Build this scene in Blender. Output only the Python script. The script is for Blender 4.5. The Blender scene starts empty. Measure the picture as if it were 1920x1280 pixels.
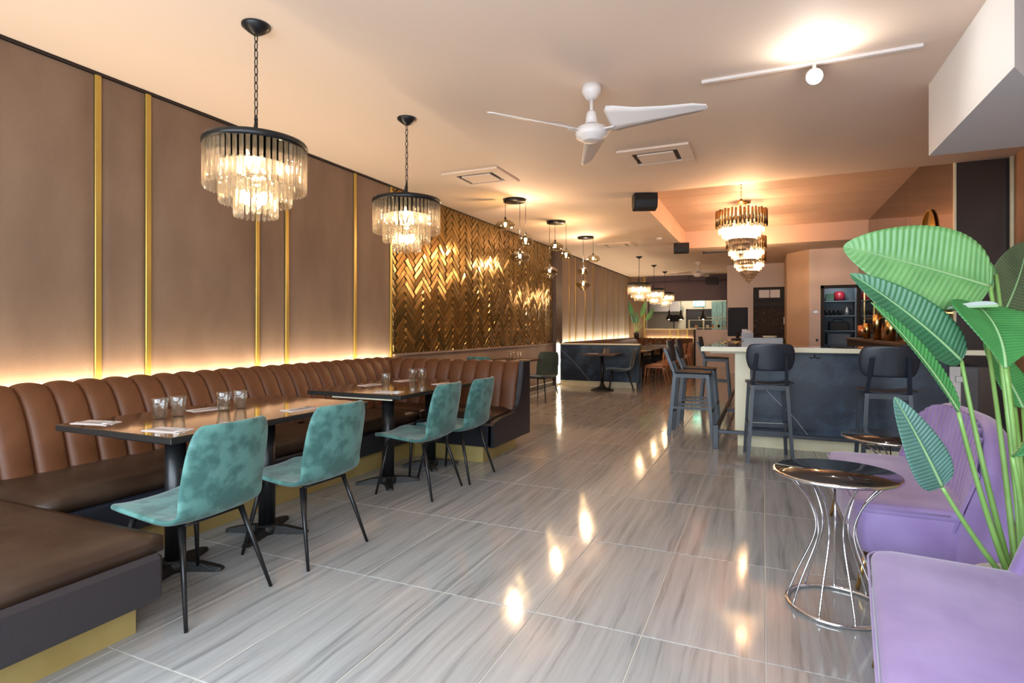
import bpy, math, random
from mathutils import Vector, Matrix
random.seed(7)
R = math.radians
C = bpy.context.scene.collection
sc = bpy.context.scene

# ------------------------------------------------------------------ camera, world, light, exposure
FPX, HY, YAW, CH = 1061.7, 616.2, 0.41753, 1.32
cam = bpy.data.cameras.new('camera'); co = bpy.data.objects.new('camera', cam); C.objects.link(co)
co.location = (0, 0, CH); co.rotation_euler = (R(90), 0, YAW)
cam.sensor_width = 36; cam.lens = FPX / 1920 * 36; cam.shift_y = (HY - 640) / 1920
cam.clip_end = 100; sc.camera = co

w = bpy.data.worlds.new('sky'); sc.world = w; w.use_nodes = True
wb = w.node_tree.nodes['Background']; wb.inputs[0].default_value = (0.80, 0.90, 1.0, 1); wb.inputs[1].default_value = 0.5

def area(name, loc, rot, sx, sy, power, col):
    l = bpy.data.lights.new(name, 'AREA'); l.shape = 'RECTANGLE'; l.size = sx; l.size_y = sy
    l.energy = power; l.color = col
    o = bpy.data.objects.new(name, l); C.objects.link(o); o.location = loc; o.rotation_euler = rot
    return o
def point(name, loc, power, col, rad=0.05):
    l = bpy.data.lights.new(name, 'POINT'); l.energy = power; l.color = col; l.shadow_soft_size = rad
    o = bpy.data.objects.new(name, l); C.objects.link(o); o.location = loc
    return o
# daylight coming through the shop window behind the camera
area('window_daylight', (-0.9, -1.35, 1.75), (R(90 - 38), 0, 0), 6.4, 2.3, 330, (0.76, 0.89, 1.0))
WARM = (1.0, 0.62, 0.34); WARM2 = (1.0, 0.66, 0.40)
sc.view_settings.view_transform = 'Standard'; sc.view_settings.look = 'None'
sc.view_settings.gamma = 1; sc.view_settings.use_curve_mapping = False
sc.view_settings.exposure = 0.72
cy = sc.cycles
cy.max_bounces = 10; cy.diffuse_bounces = 5; cy.glossy_bounces = 5; cy.transmission_bounces = 8
cy.transparent_max_bounces = 16; cy.caustics_reflective = False; cy.caustics_refractive = False
cy.sample_clamp_indirect = 6; cy.blur_glossy = 0.4

# ------------------------------------------------------------------ materials
def new_mat(name):
    m = bpy.data.materials.new(name); m.use_nodes = True
    nt = m.node_tree; b = nt.nodes['Principled BSDF']
    return m, nt, b
def mat(name, col, rough=0.5, metal=0.0, col2=None, scale=8, stretch=(1, 1, 1), bump=0.0, bscale=None,
        sheen=0, coat=0, coord='Object', detail=4, lo=0.35, hi=0.65, spec=None, rough2=None):
    m, nt, b = new_mat(name)
    b.inputs['Base Color'].default_value = (*col, 1); b.inputs['Roughness'].default_value = rough
    b.inputs['Metallic'].default_value = metal
    if spec is not None: b.inputs['Specular IOR Level'].default_value = spec
    if sheen:
        b.inputs['Sheen Weight'].default_value = sheen; b.inputs['Sheen Roughness'].default_value = 0.4
    if coat:
        b.inputs['Coat Weight'].default_value = coat; b.inputs['Coat Roughness'].default_value = 0.08
    if col2 or bump or rough2 is not None:
        tc = nt.nodes.new('ShaderNodeTexCoord'); mp = nt.nodes.new('ShaderNodeMapping')
        mp.inputs['Scale'].default_value = stretch
        nt.links.new(tc.outputs[coord], mp.inputs[0])
        n = nt.nodes.new('ShaderNodeTexNoise'); n.inputs['Scale'].default_value = scale; n.inputs['Detail'].default_value = detail
        nt.links.new(mp.outputs[0], n.inputs['Vector'])
        if col2:
            r = nt.nodes.new('ShaderNodeValToRGB')
            r.color_ramp.elements[0].position = lo; r.color_ramp.elements[0].color = (*col, 1)
            r.color_ramp.elements[1].position = hi; r.color_ramp.elements[1].color = (*col2, 1)
            nt.links.new(n.outputs['Fac'], r.inputs[0]); nt.links.new(r.outputs[0], b.inputs['Base Color'])
        if rough2 is not None:
            mr = nt.nodes.new('ShaderNodeMapRange'); mr.inputs['To Min'].default_value = rough; mr.inputs['To Max'].default_value = rough2
            mr.inputs['From Min'].default_value = lo; mr.inputs['From Max'].default_value = hi
            nt.links.new(n.outputs['Fac'], mr.inputs['Value']); nt.links.new(mr.outputs[0], b.inputs['Roughness'])
        if bump:
            n2 = n
            if bscale:
                n2 = nt.nodes.new('ShaderNodeTexNoise'); n2.inputs['Scale'].default_value = bscale; n2.inputs['Detail'].default_value = 6
                nt.links.new(mp.outputs[0], n2.inputs['Vector'])
            bp = nt.nodes.new('ShaderNodeBump'); bp.inputs['Strength'].default_value = bump; bp.inputs['Distance'].default_value = 0.01
            nt.links.new(n2.outputs['Fac'], bp.inputs['Height']); nt.links.new(bp.outputs[0], b.inputs['Normal'])
    return m
def emit(name, col, s):
    m, nt, b = new_mat(name)
    b.inputs['Base Color'].default_value = (*col, 1)
    b.inputs['Emission Color'].default_value = (*col, 1); b.inputs['Emission Strength'].default_value = s
    return m
def glassy(name, tint, frac, rough=0.0, ior=1.5, milky=0.0):
    """glass mixed with clear transmission so lamps inside still light the room"""
    m, nt, b = new_mat(name); nt.nodes.remove(b)
    out = nt.nodes['Material Output']
    g = nt.nodes.new('ShaderNodeBsdfGlass'); g.inputs['Color'].default_value = (*tint, 1); g.inputs['IOR'].default_value = ior
    g.inputs['Roughness'].default_value = rough
    t = nt.nodes.new('ShaderNodeBsdfTransparent'); t.inputs[0].default_value = (*tint, 1)
    mx = nt.nodes.new('ShaderNodeMixShader'); mx.inputs[0].default_value = frac
    nt.links.new(t.outputs[0], mx.inputs[1]); nt.links.new(g.outputs[0], mx.inputs[2])
    if milky:
        tr = nt.nodes.new('ShaderNodeBsdfTranslucent'); tr.inputs[0].default_value = (*tint, 1)
        m2 = nt.nodes.new('ShaderNodeMixShader'); m2.inputs[0].default_value = milky
        nt.links.new(mx.outputs[0], m2.inputs[1]); nt.links.new(tr.outputs[0], m2.inputs[2]); mx = m2
    nt.links.new(mx.outputs[0], out.inputs[0])
    return m
def thin_glass(name, tint, refl=0.12, mul=0.8):
    m, nt, b = new_mat(name); nt.nodes.remove(b)
    out = nt.nodes['Material Output']
    g = nt.nodes.new('ShaderNodeBsdfGlossy'); g.inputs['Roughness'].default_value = 0.03
    t = nt.nodes.new('ShaderNodeBsdfTransparent'); t.inputs[0].default_value = (*tint, 1)
    lw = nt.nodes.new('ShaderNodeLayerWeight'); lw.inputs[0].default_value = 0.35
    ad = nt.nodes.new('ShaderNodeMath'); ad.operation = 'MULTIPLY_ADD'; ad.inputs[1].default_value = mul; ad.inputs[2].default_value = refl
    nt.links.new(lw.outputs['Facing'], ad.inputs[0])
    mx = nt.nodes.new('ShaderNodeMixShader')
    nt.links.new(ad.outputs[0], mx.inputs[0])
    nt.links.new(t.outputs[0], mx.inputs[1]); nt.links.new(g.outputs[0], mx.inputs[2]); nt.links.new(mx.outputs[0], out.inputs[0])
    return m

M = {}
M['ceiling'] = mat('ceiling_paint', (0.765, 0.61, 0.505), 0.75, bump=0.05, scale=3, coord='Generated')
M['white_paint'] = mat('white_paint', (0.72, 0.73, 0.75), 0.6, bump=0.03, scale=40)
M['pink_paint'] = mat('pinkish_paint', (0.72, 0.60, 0.54), 0.6, bump=0.03, scale=40)
M['peach_paint'] = mat('peach_paint', (0.66, 0.47, 0.33), 0.6, bump=0.03, scale=40)
M['purple_paint'] = mat('plum_paint', (0.085, 0.05, 0.06), 0.55, bump=0.03, scale=40)
M['taupe_velvet'] = mat('taupe_velvet', (0.155, 0.091, 0.055), 0.75, col2=(0.225, 0.143, 0.092), scale=1.6, stretch=(1, 1.6, 0.7), bump=0.22, bscale=150, sheen=0.25, coord='Object', lo=0.3, hi=0.75)
M['dark_trim'] = mat('dark_trim', (0.02, 0.012, 0.010), 0.6, spec=0.3)
M['gold_strip'] = mat('gold_strip', (0.46, 0.31, 0.07), 0.35, metal=0.55, bump=0.03, scale=60)
M['brass'] = mat('brass', (0.80, 0.56, 0.22), 0.22, metal=1.0)
M['gold_kick'] = mat('gold_kick_plate', (0.46, 0.33, 0.11), 0.4, metal=0.35, col2=(0.53, 0.41, 0.16), scale=5, rough2=0.55)
M['cream_gold'] = mat('cream_gold_panel', (0.66, 0.58, 0.37), 0.45, metal=0.1, col2=(0.74, 0.67, 0.46), scale=4)
M['counter_cream'] = mat('cream_counter_edge', (0.78, 0.72, 0.52), 0.4)
M['black_metal'] = mat('black_metal', (0.012, 0.012, 0.013), 0.35, metal=0.3, bump=0.05, scale=60)
M['cast_iron'] = mat('cast_iron', (0.012, 0.012, 0.012), 0.45, bump=0.5, scale=120)
M['dark_wood'] = mat('walnut_brown_leather', (0.05, 0.028, 0.02), 0.5)
M['leather'] = mat('brown_leather', (0.088, 0.030, 0.011), 0.5, spec=0.32, col2=(0.125, 0.045, 0.017), scale=4, bump=0.15, bscale=160)
M['leather_seat'] = mat('dark_brown_leather', (0.032, 0.015, 0.008), 0.42, spec=0.4, col2=(0.052, 0.030, 0.019), scale=3, bump=0.25, bscale=14)
M['leather_dark'] = mat('black_plum_leather', (0.024, 0.019, 0.022), 0.42, bump=0.15, scale=90)
M['navy_leather'] = mat('black_leather', (0.016, 0.017, 0.024), 0.33, bump=0.1, scale=60)
M['teal'] = mat('teal_velvet', (0.034, 0.112, 0.100), 0.7, col2=(0.080, 0.210, 0.186), scale=10, detail=12, sheen=0.22, bump=0.1, bscale=200, lo=0.43, hi=0.56)
M['dark_green'] = mat('dark_green_velvet', (0.020, 0.035, 0.028), 0.7, sheen=0.4, col2=(0.03, 0.05, 0.04), scale=6)
M['purple'] = mat('purple_velvet', (0.22, 0.14, 0.335), 0.7, col2=(0.34, 0.24, 0.48), scale=3.5, sheen=0.35, bump=0.08, bscale=200, lo=0.3, hi=0.75)
M['chrome'] = mat('chrome', (0.82, 0.83, 0.86), 0.12, metal=1.0)
M['black_glass'] = mat('black_glass', (0.012, 0.008, 0.008), 0.04, coat=0.5)
M['table_edge'] = mat('black_table_edge', (0.014, 0.013, 0.012), 0.4, bump=0.2, scale=80)
M['stool_wood'] = mat('black_stained_wood', (0.010, 0.014, 0.023), 0.40, col2=(0.018, 0.024, 0.038), scale=12, stretch=(1, 1, 0.2), bump=0.08, spec=0.6)
M['orange_wood'] = mat('orange_beech_wood', (0.42, 0.17, 0.07), 0.4, col2=(0.52, 0.23, 0.10), scale=9, stretch=(1, 1, 0.2))
M['white_plastic'] = mat('white_plastic', (0.70, 0.63, 0.60), 0.4)
M['white_metal'] = mat('white_metal', (0.72, 0.68, 0.66), 0.45)
M['linen'] = mat('white_napkin', (0.56, 0.47, 0.43), 0.9, bump=0.2, scale=60)
M['steel'] = mat('steel', (0.50, 0.48, 0.46), 0.38, metal=0.9)
M['grey_blue'] = mat('grey_blue_paint', (0.10, 0.13, 0.155), 0.5)
M['charcoal'] = mat('charcoal_paint', (0.018, 0.017, 0.018), 0.6, spec=0.3)
M['bronze_mirror'] = mat('bronze_mirror', (0.17, 0.115, 0.095), 0.06, metal=0.9)
M['gold_mirror'] = mat('gold_mirror', (0.85, 0.62, 0.16), 0.12, metal=1.0)
M['shiplap'] = mat('pink_shiplap', (0.62, 0.44, 0.35), 0.5, bump=0.05, scale=8)
M['smoke'] = thin_glass('smoked_glass', (0.74, 0.69, 0.53), 0.07, 0.6)
M['pane'] = thin_glass('clear_pane', (0.9, 0.93, 0.95), 0.08)
M['crystal_bright'] = glassy('crystal_bright', (1.0, 0.98, 0.95), 0.12, milky=0.22)
M['rod_bronze'] = mat('bronze_rod', (0.42, 0.27, 0.13), 0.3, metal=1.0)
M['crystal'] = glassy('crystal', (1.0, 0.97, 0.92), 0.45, milky=0.11)
M['tumbler'] = thin_glass('tumbler_glass', (0.975, 0.985, 0.975), 0.05, 0.55)
M['bulb'] = emit('warm_bulb', (1.0, 0.72, 0.40), 45)
M['bulb_soft'] = emit('warm_bulb_large', (1.0, 0.80, 0.55), 40)
M['led'] = emit('led_strip', (1.0, 0.82, 0.55), 78)
M['spot'] = emit('spot_lamp', (1.0, 0.93, 0.82), 300)
M['copper'] = mat('copper', (0.75, 0.38, 0.22), 0.3, metal=0.9)
M['bottle_green'] = mat('green_bottle', (0.02, 0.06, 0.03), 0.1)
M['bottle_amber'] = mat('amber_bottle', (0.25, 0.10, 0.02), 0.1, coat=0.3)
M['bottle_clear'] = glassy('clear_bottle', (0.95, 0.9, 0.8), 0.5)
M['red'] = mat('red_enamel', (0.25, 0.01, 0.02), 0.4)
M['screen'] = mat('dark_screen', (0.012, 0.009, 0.010), 0.6, spec=0.2)
M['teal_tile'] = mat('teal_curtain', (0.06, 0.13, 0.13), 0.5, col2=(0.14, 0.24, 0.22), scale=6, stretch=(4, 1, 0.5))
M['soil'] = mat('soil', (0.03, 0.02, 0.015), 0.95, bump=0.6, scale=60)
M['stem'] = mat('plant_stem', (0.15, 0.30, 0.06), 0.45, col2=(0.21, 0.38, 0.11), scale=6)
M['brushed'] = mat('brushed_grey_metal', (0.28, 0.27, 0.27), 0.5, metal=0.2)
M['paper'] = mat('paper', (0.72, 0.62, 0.58), 0.8)
M['sign_green'] = emit('exit_sign_green', (0.15, 0.85, 0.6), 1.6)
M['sign_white'] = emit('exit_sign_white', (0.9, 1.0, 0.95), 2.2)
M['kitchen_wall'] = mat('kitchen_wall', (0.55, 0.50, 0.38), 0.5)

def marble():
    m, nt, b = new_mat('black_marble')
    tc = nt.nodes.new('ShaderNodeTexCoord')
    n = nt.nodes.new('ShaderNodeTexNoise'); n.inputs['Scale'].default_value = 1.2; n.inputs['Detail'].default_value = 5
    nt.links.new(tc.outputs['Object'], n.inputs['Vector'])
    mx = nt.nodes.new('ShaderNodeMix'); mx.data_type = 'VECTOR'; mx.inputs['Factor'].default_value = 0.10
    nt.links.new(tc.outputs['Object'], mx.inputs[4]); nt.links.new(n.outputs['Color'], mx.inputs[5])
    wv = nt.nodes.new('ShaderNodeTexWave'); wv.inputs['Scale'].default_value = 0.30; wv.inputs['Distortion'].default_value = 1.2
    wv.bands_direction = 'DIAGONAL'; wv.wave_profile = 'SAW'; wv.inputs['Detail'].default_value = 2
    nt.links.new(mx.outputs[1], wv.inputs['Vector'])
    r = nt.nodes.new('ShaderNodeValToRGB')
    r.color_ramp.elements[0].position = 0.003; r.color_ramp.elements[0].color = (0.25, 0.27, 0.3, 1)
    r.color_ramp.elements[1].position = 0.006; r.color_ramp.elements[1].color = (0.003, 0.010, 0.026, 1)
    nt.links.new(wv.outputs['Fac'], r.inputs[0])
    n5 = nt.nodes.new('ShaderNodeTexNoise'); n5.inputs['Scale'].default_value = 2.2; n5.inputs['Detail'].default_value = 9; n5.inputs['Roughness'].default_value = 0.65
    nt.links.new(tc.outputs['Object'], n5.inputs['Vector'])
    r5 = nt.nodes.new('ShaderNodeValToRGB'); r5.color_ramp.elements[0].position = 0.46; r5.color_ramp.elements[0].color = (0, 0, 0, 1)
    r5.color_ramp.elements[1].position = 0.72; r5.color_ramp.elements[1].color = (0.045, 0.075, 0.115, 1)
    nt.links.new(n5.outputs['Fac'], r5.inputs[0])
    a5 = nt.nodes.new('ShaderNodeMix'); a5.data_type = 'RGBA'; a5.blend_type = 'ADD'; a5.inputs['Factor'].default_value = 1
    nt.links.new(r.outputs[0], a5.inputs[6]); nt.links.new(r5.outputs[0], a5.inputs[7])
    nt.links.new(a5.outputs[2], b.inputs['Base Color'])
    n3 = nt.nodes.new('ShaderNodeTexNoise'); n3.inputs['Scale'].default_value = 3.5; n3.inputs['Detail'].default_value = 8
    nt.links.new(tc.outputs['Object'], n3.inputs['Vector'])
    mr = nt.nodes.new('ShaderNodeMapRange'); mr.inputs['To Min'].default_value = 0.22; mr.inputs['To Max'].default_value = 0.5
    nt.links.new(n3.outputs['Fac'], mr.inputs['Value']); nt.links.new(mr.outputs[0], b.inputs['Roughness'])
    return m
M['marble'] = marble()

def tile_floor():
    m, nt, b = new_mat('wood_vein_porcelain')
    g = nt.nodes.new('ShaderNodeNewGeometry'); oi = nt.nodes.new('ShaderNodeObjectInfo')
    rnd = nt.nodes.new('ShaderNodeMath'); rnd.operation = 'MULTIPLY'; rnd.inputs[1].default_value = 37.0
    nt.links.new(oi.outputs['Random'], rnd.inputs[0])
    cb = nt.nodes.new('ShaderNodeCombineXYZ'); nt.links.new(rnd.outputs[0], cb.inputs[0]); nt.links.new(rnd.outputs[0], cb.inputs[2])
    ad = nt.nodes.new('ShaderNodeVectorMath'); ad.operation = 'ADD'
    nt.links.new(g.outputs['Position'], ad.inputs[0]); nt.links.new(cb.outputs[0], ad.inputs[1])
    n0 = nt.nodes.new('ShaderNodeTexNoise'); n0.inputs['Scale'].default_value = 1.6; n0.inputs['Detail'].default_value = 3
    nt.links.new(ad.outputs[0], n0.inputs['Vector'])
    sc0 = nt.nodes.new('ShaderNodeVectorMath'); sc0.operation = 'SCALE'; sc0.inputs['Scale'].default_value = 0.07
    nt.links.new(n0.outputs['Color'], sc0.inputs[0])
    ad2 = nt.nodes.new('ShaderNodeVectorMath'); ad2.operation = 'ADD'
    nt.links.new(ad.outputs[0], ad2.inputs[0]); nt.links.new(sc0.outputs[0], ad2.inputs[1])
    mp = nt.nodes.new('ShaderNodeMapping'); mp.inputs['Scale'].default_value = (26, 0.9, 1)
    nt.links.new(ad2.outputs[0], mp.inputs[0])
    n1 = nt.nodes.new('ShaderNodeTexNoise'); n1.inputs['Scale'].default_value = 1.0; n1.inputs['Detail'].default_value = 8; n1.inputs['Roughness'].default_value = 0.62
    nt.links.new(mp.outputs[0], n1.inputs['Vector'])
    r = nt.nodes.new('ShaderNodeValToRGB'); e = r.color_ramp.elements
    e[0].position = 0.28; e[0].color = (0.18, 0.18, 0.182, 1)
    e[1].position = 0.70; e[1].color = (0.40, 0.398, 0.392, 1)
    x = e.new(0.45); x.color = (0.315, 0.312, 0.306, 1)
    nt.links.new(n1.outputs['Fac'], r.inputs[0])
    nt.links.new(r.outputs[0], b.inputs['Base Color'])
    n4 = nt.nodes.new('ShaderNodeTexNoise'); n4.inputs['Scale'].default_value = 5; n4.inputs['Detail'].default_value = 6
    nt.links.new(g.outputs['Position'], n4.inputs['Vector'])
    mr = nt.nodes.new('ShaderNodeMapRange'); mr.inputs['To Min'].default_value = 0.05; mr.inputs['To Max'].default_value = 0.13
    nt.links.new(n4.outputs['Fac'], mr.inputs['Value']); nt.links.new(mr.outputs[0], b.inputs['Roughness'])
    bp = nt.nodes.new('ShaderNodeBump'); bp.inputs['Strength'].default_value = 0.03; bp.inputs['Distance'].default_value = 0.01
    nt.links.new(n1.outputs['Fac'], bp.inputs['Height']); nt.links.new(bp.outputs[0], b.inputs['Normal'])
    b.inputs['Specular IOR Level'].default_value = 0.6
    return m
M['floor_tile'] = tile_floor()
M['grout'] = mat('pale_grout', (0.50, 0.46, 0.40), 0.8)

def herring_mat():
    m, nt, b = new_mat('gold_glazed_tile')
    g = nt.nodes.new('ShaderNodeNewGeometry')
    n = nt.nodes.new('ShaderNodeTexNoise'); n.inputs['Scale'].default_value = 1.3; n.inputs['Detail'].default_value = 3
    nt.links.new(g.outputs['Position'], n.inputs['Vector'])
    r = nt.nodes.new('ShaderNodeValToRGB')
    r.color_ramp.elements[0].position = 0.35; r.color_ramp.elements[0].color = (0.27, 0.175, 0.065, 1)
    r.color_ramp.elements[1].position = 0.7; r.color_ramp.elements[1].color = (0.37, 0.25, 0.09, 1)
    nt.links.new(n.outputs['Fac'], r.inputs[0]); nt.links.new(r.outputs[0], b.inputs['Base Color'])
    b.inputs['Metallic'].default_value = 0.9; b.inputs['Roughness'].default_value = 0.17
    n2 = nt.nodes.new('ShaderNodeTexNoise'); n2.inputs['Scale'].default_value = 14
    nt.links.new(g.outputs['Position'], n2.inputs['Vector'])
    bp = nt.nodes.new('ShaderNodeBump'); bp.inputs['Strength'].default_value = 0.10; bp.inputs['Distance'].default_value = 0.004
    nt.links.new(n2.outputs['Fac'], bp.inputs['Height']); nt.links.new(bp.outputs[0], b.inputs['Normal'])
    return m
M['herring'] = herring_mat()
M['herring_grout'] = mat('bronze_grout', (0.05, 0.03, 0.012), 0.5, metal=0.3)

def leaf_mat(name, c1, c2, c3):
    m, nt, b = new_mat(name)
    uv = nt.nodes.new('ShaderNodeUVMap')
    sp = nt.nodes.new('ShaderNodeSeparateXYZ'); nt.links.new(uv.outputs[0], sp.inputs[0])
    wv = nt.nodes.new('ShaderNodeMath'); wv.operation = 'SINE'
    mu = nt.nodes.new('ShaderNodeMath'); mu.operation = 'MULTIPLY'; mu.inputs[1].default_value = 6.2832 * 26
    sb = nt.nodes.new('ShaderNodeMath'); sb.operation = 'ADD'
    nt.links.new(sp.outputs['X'], mu.inputs[0]); nt.links.new(mu.outputs[0], sb.inputs[0])
    mv = nt.nodes.new('ShaderNodeMath'); mv.operation = 'MULTIPLY'; mv.inputs[1].default_value = -9
    nt.links.new(sp.outputs['Y'], mv.inputs[0]); nt.links.new(mv.outputs[0], sb.inputs[1]); nt.links.new(sb.outputs[0], wv.inputs[0])
    mr = nt.nodes.new('ShaderNodeMapRange'); mr.inputs['From Min'].default_value = -1
    nt.links.new(wv.outputs[0], mr.inputs['Value'])
    n = nt.nodes.new('ShaderNodeTexNoise'); n.inputs['Scale'].default_value = 7
    tc = nt.nodes.new('ShaderNodeTexCoord'); nt.links.new(tc.outputs['Object'], n.inputs['Vector'])
    r = nt.nodes.new('ShaderNodeValToRGB')
    r.color_ramp.elements[0].position = 0.35; r.color_ramp.elements[0].color = (*c1, 1)
    r.color_ramp.elements[1].position = 0.65; r.color_ramp.elements[1].color = (*c2, 1)
    nt.links.new(n.outputs['Fac'], r.inputs[0])
    mx = nt.nodes.new('ShaderNodeMix'); mx.data_type = 'RGBA'
    ml = nt.nodes.new('ShaderNodeMath'); ml.operation = 'MULTIPLY'; ml.inputs[1].default_value = 0.45
    nt.links.new(mr.outputs[0], ml.inputs[0]); nt.links.new(ml.outputs[0], mx.inputs['Factor'])
    nt.links.new(r.outputs[0], mx.inputs[6]); mx.inputs[7].default_value = (*c3, 1)
    nt.links.new(mx.outputs[2], b.inputs['Base Color'])
    b.inputs['Roughness'].default_value = 0.42
    b.inputs['Subsurface Weight'].default_value = 0.0
    return m
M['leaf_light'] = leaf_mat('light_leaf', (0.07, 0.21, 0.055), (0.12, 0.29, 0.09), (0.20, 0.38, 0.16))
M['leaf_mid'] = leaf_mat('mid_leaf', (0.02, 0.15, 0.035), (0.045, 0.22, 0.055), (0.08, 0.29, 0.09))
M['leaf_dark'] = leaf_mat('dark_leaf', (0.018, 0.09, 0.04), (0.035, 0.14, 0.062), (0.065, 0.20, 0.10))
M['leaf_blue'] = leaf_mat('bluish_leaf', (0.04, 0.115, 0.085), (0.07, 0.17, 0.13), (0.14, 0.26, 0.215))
M['leaf_brown'] = leaf_mat('brownish_leaf', (0.04, 0.07, 0.035), (0.07, 0.11, 0.05), (0.13, 0.16, 0.09))  # brownish-green colour of the rear leaves
M['pale_leaf'] = mat('pale_leaf_underside', (0.36, 0.40, 0.38), 0.5)
M['midrib'] = mat('pale_midrib', (0.24, 0.40, 0.18), 0.5)

# ------------------------------------------------------------------ mesh helpers
class MB:
    def __init__(s): s.v = []; s.f = []; s.sm = []; s.uv = None
    def add(s, vs, fs, smooth=False):
        o = len(s.v); s.v += [tuple(p) for p in vs]; s.f += [tuple(i + o for i in f) for f in fs]; s.sm += [smooth] * len(fs)
        return s
    def box(s, x0, x1, y0, y1, z0, z1, c=0.0, tf=None):
        """box, optionally chamfered by c"""
        if c <= 0:
            vs = [(x, y, z) for x in (x0, x1) for y in (y0, y1) for z in (z0, z1)]
            fs = [(0, 1, 3, 2), (4, 6, 7, 5), (0, 4, 5, 1), (2, 3, 7, 6), (0, 2, 6, 4), (1, 5, 7, 3)]
        else:
            vs = []; idx = {}
            X = (x0, x1); Y = (y0, y1); Z = (z0, z1)
            for i in (0, 1):
                for j in (0, 1):
                    for k in (0, 1):
                        sx, sy, sz = (1, -1)[i] * c, (1, -1)[j] * c, (1, -1)[k] * c
                        for a, p in (('x', (X[i], Y[j] + sy, Z[k] + sz)), ('y', (X[i] + sx, Y[j], Z[k] + sz)), ('z', (X[i] + sx, Y[j] + sy, Z[k]))):
                            idx[(i, j, k, a)] = len(vs); vs.append(p)
            fs = []
            for i in (0, 1): fs.append(tuple(idx[(i, j, k, 'x')] for j, k in ((0, 0), (0, 1), (1, 1), (1, 0))))
            for j in (0, 1): fs.append(tuple(idx[(i, j, k, 'y')] for i, k in ((0, 0), (1, 0), (1, 1), (0, 1))))
            for k in (0, 1): fs.append(tuple(idx[(i, j, k, 'z')] for i, j in ((0, 0), (0, 1), (1, 1), (1, 0))))
            for i in (0, 1):
                for j in (0, 1): fs.append((idx[(i, j, 0, 'x')], idx[(i, j, 1, 'x')], idx[(i, j, 1, 'y')], idx[(i, j, 0, 'y')]))
            for i in (0, 1):
                for k in (0, 1): fs.append((idx[(i, 0, k, 'x')], idx[(i, 1, k, 'x')], idx[(i, 1, k, 'z')], idx[(i, 0, k, 'z')]))
            for j in (0, 1):
                for k in (0, 1): fs.append((idx[(0, j, k, 'y')], idx[(1, j, k, 'y')], idx[(1, j, k, 'z')], idx[(0, j, k, 'z')]))
            for i in (0, 1):
                for j in (0, 1):
                    for k in (0, 1): fs.append((idx[(i, j, k, 'x')], idx[(i, j, k, 'y')], idx[(i, j, k, 'z')]))
        if tf is not None: vs = [tuple(tf @ Vector(p)) for p in vs]
        return s.add(vs, fs)
    def tube(s, pts, r, n=8, cap=True, closed=False):
        P = [Vector(p) for p in pts]; m = len(P)
        rs = r if isinstance(r, (list, tuple)) else [r] * m
        vs = []; up = None
        for i in range(m):
            if closed: d = P[(i + 1) % m] - P[i - 1]
            else: d = P[min(i + 1, m - 1)] - P[max(i - 1, 0)]
            d.normalize()
            if up is None:
                up = Vector((0, 0, 1)) if abs(d.z) < 0.9 else Vector((1, 0, 0))
            a = d.cross(up).normalized(); b = a.cross(d).normalized(); up = b
            for k in range(n):
                t = 2 * math.pi * k / n
                vs.append(P[i] + (a * math.cos(t) + b * math.sin(t)) * rs[i])
        fs = []
        for i in range(m if closed else m - 1):
            for k in range(n):
                i2 = (i + 1) % m
                fs.append((i * n + k, i * n + (k + 1) % n, i2 * n + (k + 1) % n, i2 * n + k))
        s.add(vs, fs, True)
        if cap and not closed:
            s.add(vs[:n], [tuple(range(n))[::-1]]); s.add(vs[-n:], [tuple(range(n))])
        return s
    def lathe(s, prof, n=24, c=(0, 0, 0), smooth=True, scale=(1, 1)):
        vs = []
        for r, z in prof:
            for k in range(n):
                t = 2 * math.pi * k / n; vs.append((c[0] + r * math.cos(t) * scale[0], c[1] + r * math.sin(t) * scale[1], c[2] + z))
        m = len(prof); fs = [(i * n + k, i * n + (k + 1) % n, (i + 1) * n + (k + 1) % n, (i + 1) * n + k) for i in range(m - 1) for k in range(n)]
        s.add(vs, fs, smooth)
        for e in (0, m - 1):
            if prof[e][0] > 1e-4: s.add(vs[e * n:(e + 1) * n], [tuple(range(n))])
        return s
    def prism(s, poly, a0, a1, axis='x'):
        """extrude a 2D polygon along an axis: axis x -> poly in (y,z); y -> (x,z); z -> (x,y)"""
        def p(u, v, a): return {'x': (a, u, v), 'y': (u, a, v), 'z': (u, v, a)}[axis]
        n = len(poly); vs = [p(u, v, a0) for u, v in poly] + [p(u, v, a1) for u, v in poly]
        fs = [tuple(range(n)), tuple(range(2 * n - 1, n - 1, -1))] + [(i, (i + 1) % n, n + (i + 1) % n, n + i) for i in range(n)]
        return s.add(vs, fs)
    def grid(s, rows, smooth=True, close_u=False):
        n = len(rows[0]); vs = [p for r in rows for p in r]; fs = []
        for i in range(len(rows) - 1 + (1 if close_u else 0)):
            i2 = (i + 1) % len(rows)
            for j in range(n - 1): fs.append((i * n + j, i * n + j + 1, i2 * n + j + 1, i2 * n + j))
        return s.add(vs, fs, smooth)
    def mesh(s, name):
        me = bpy.data.meshes.new(name); me.from_pydata([tuple(p) for p in s.v], [], s.f)
        me.polygons.foreach_set('use_smooth', s.sm)
        me.update(); return me

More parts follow.
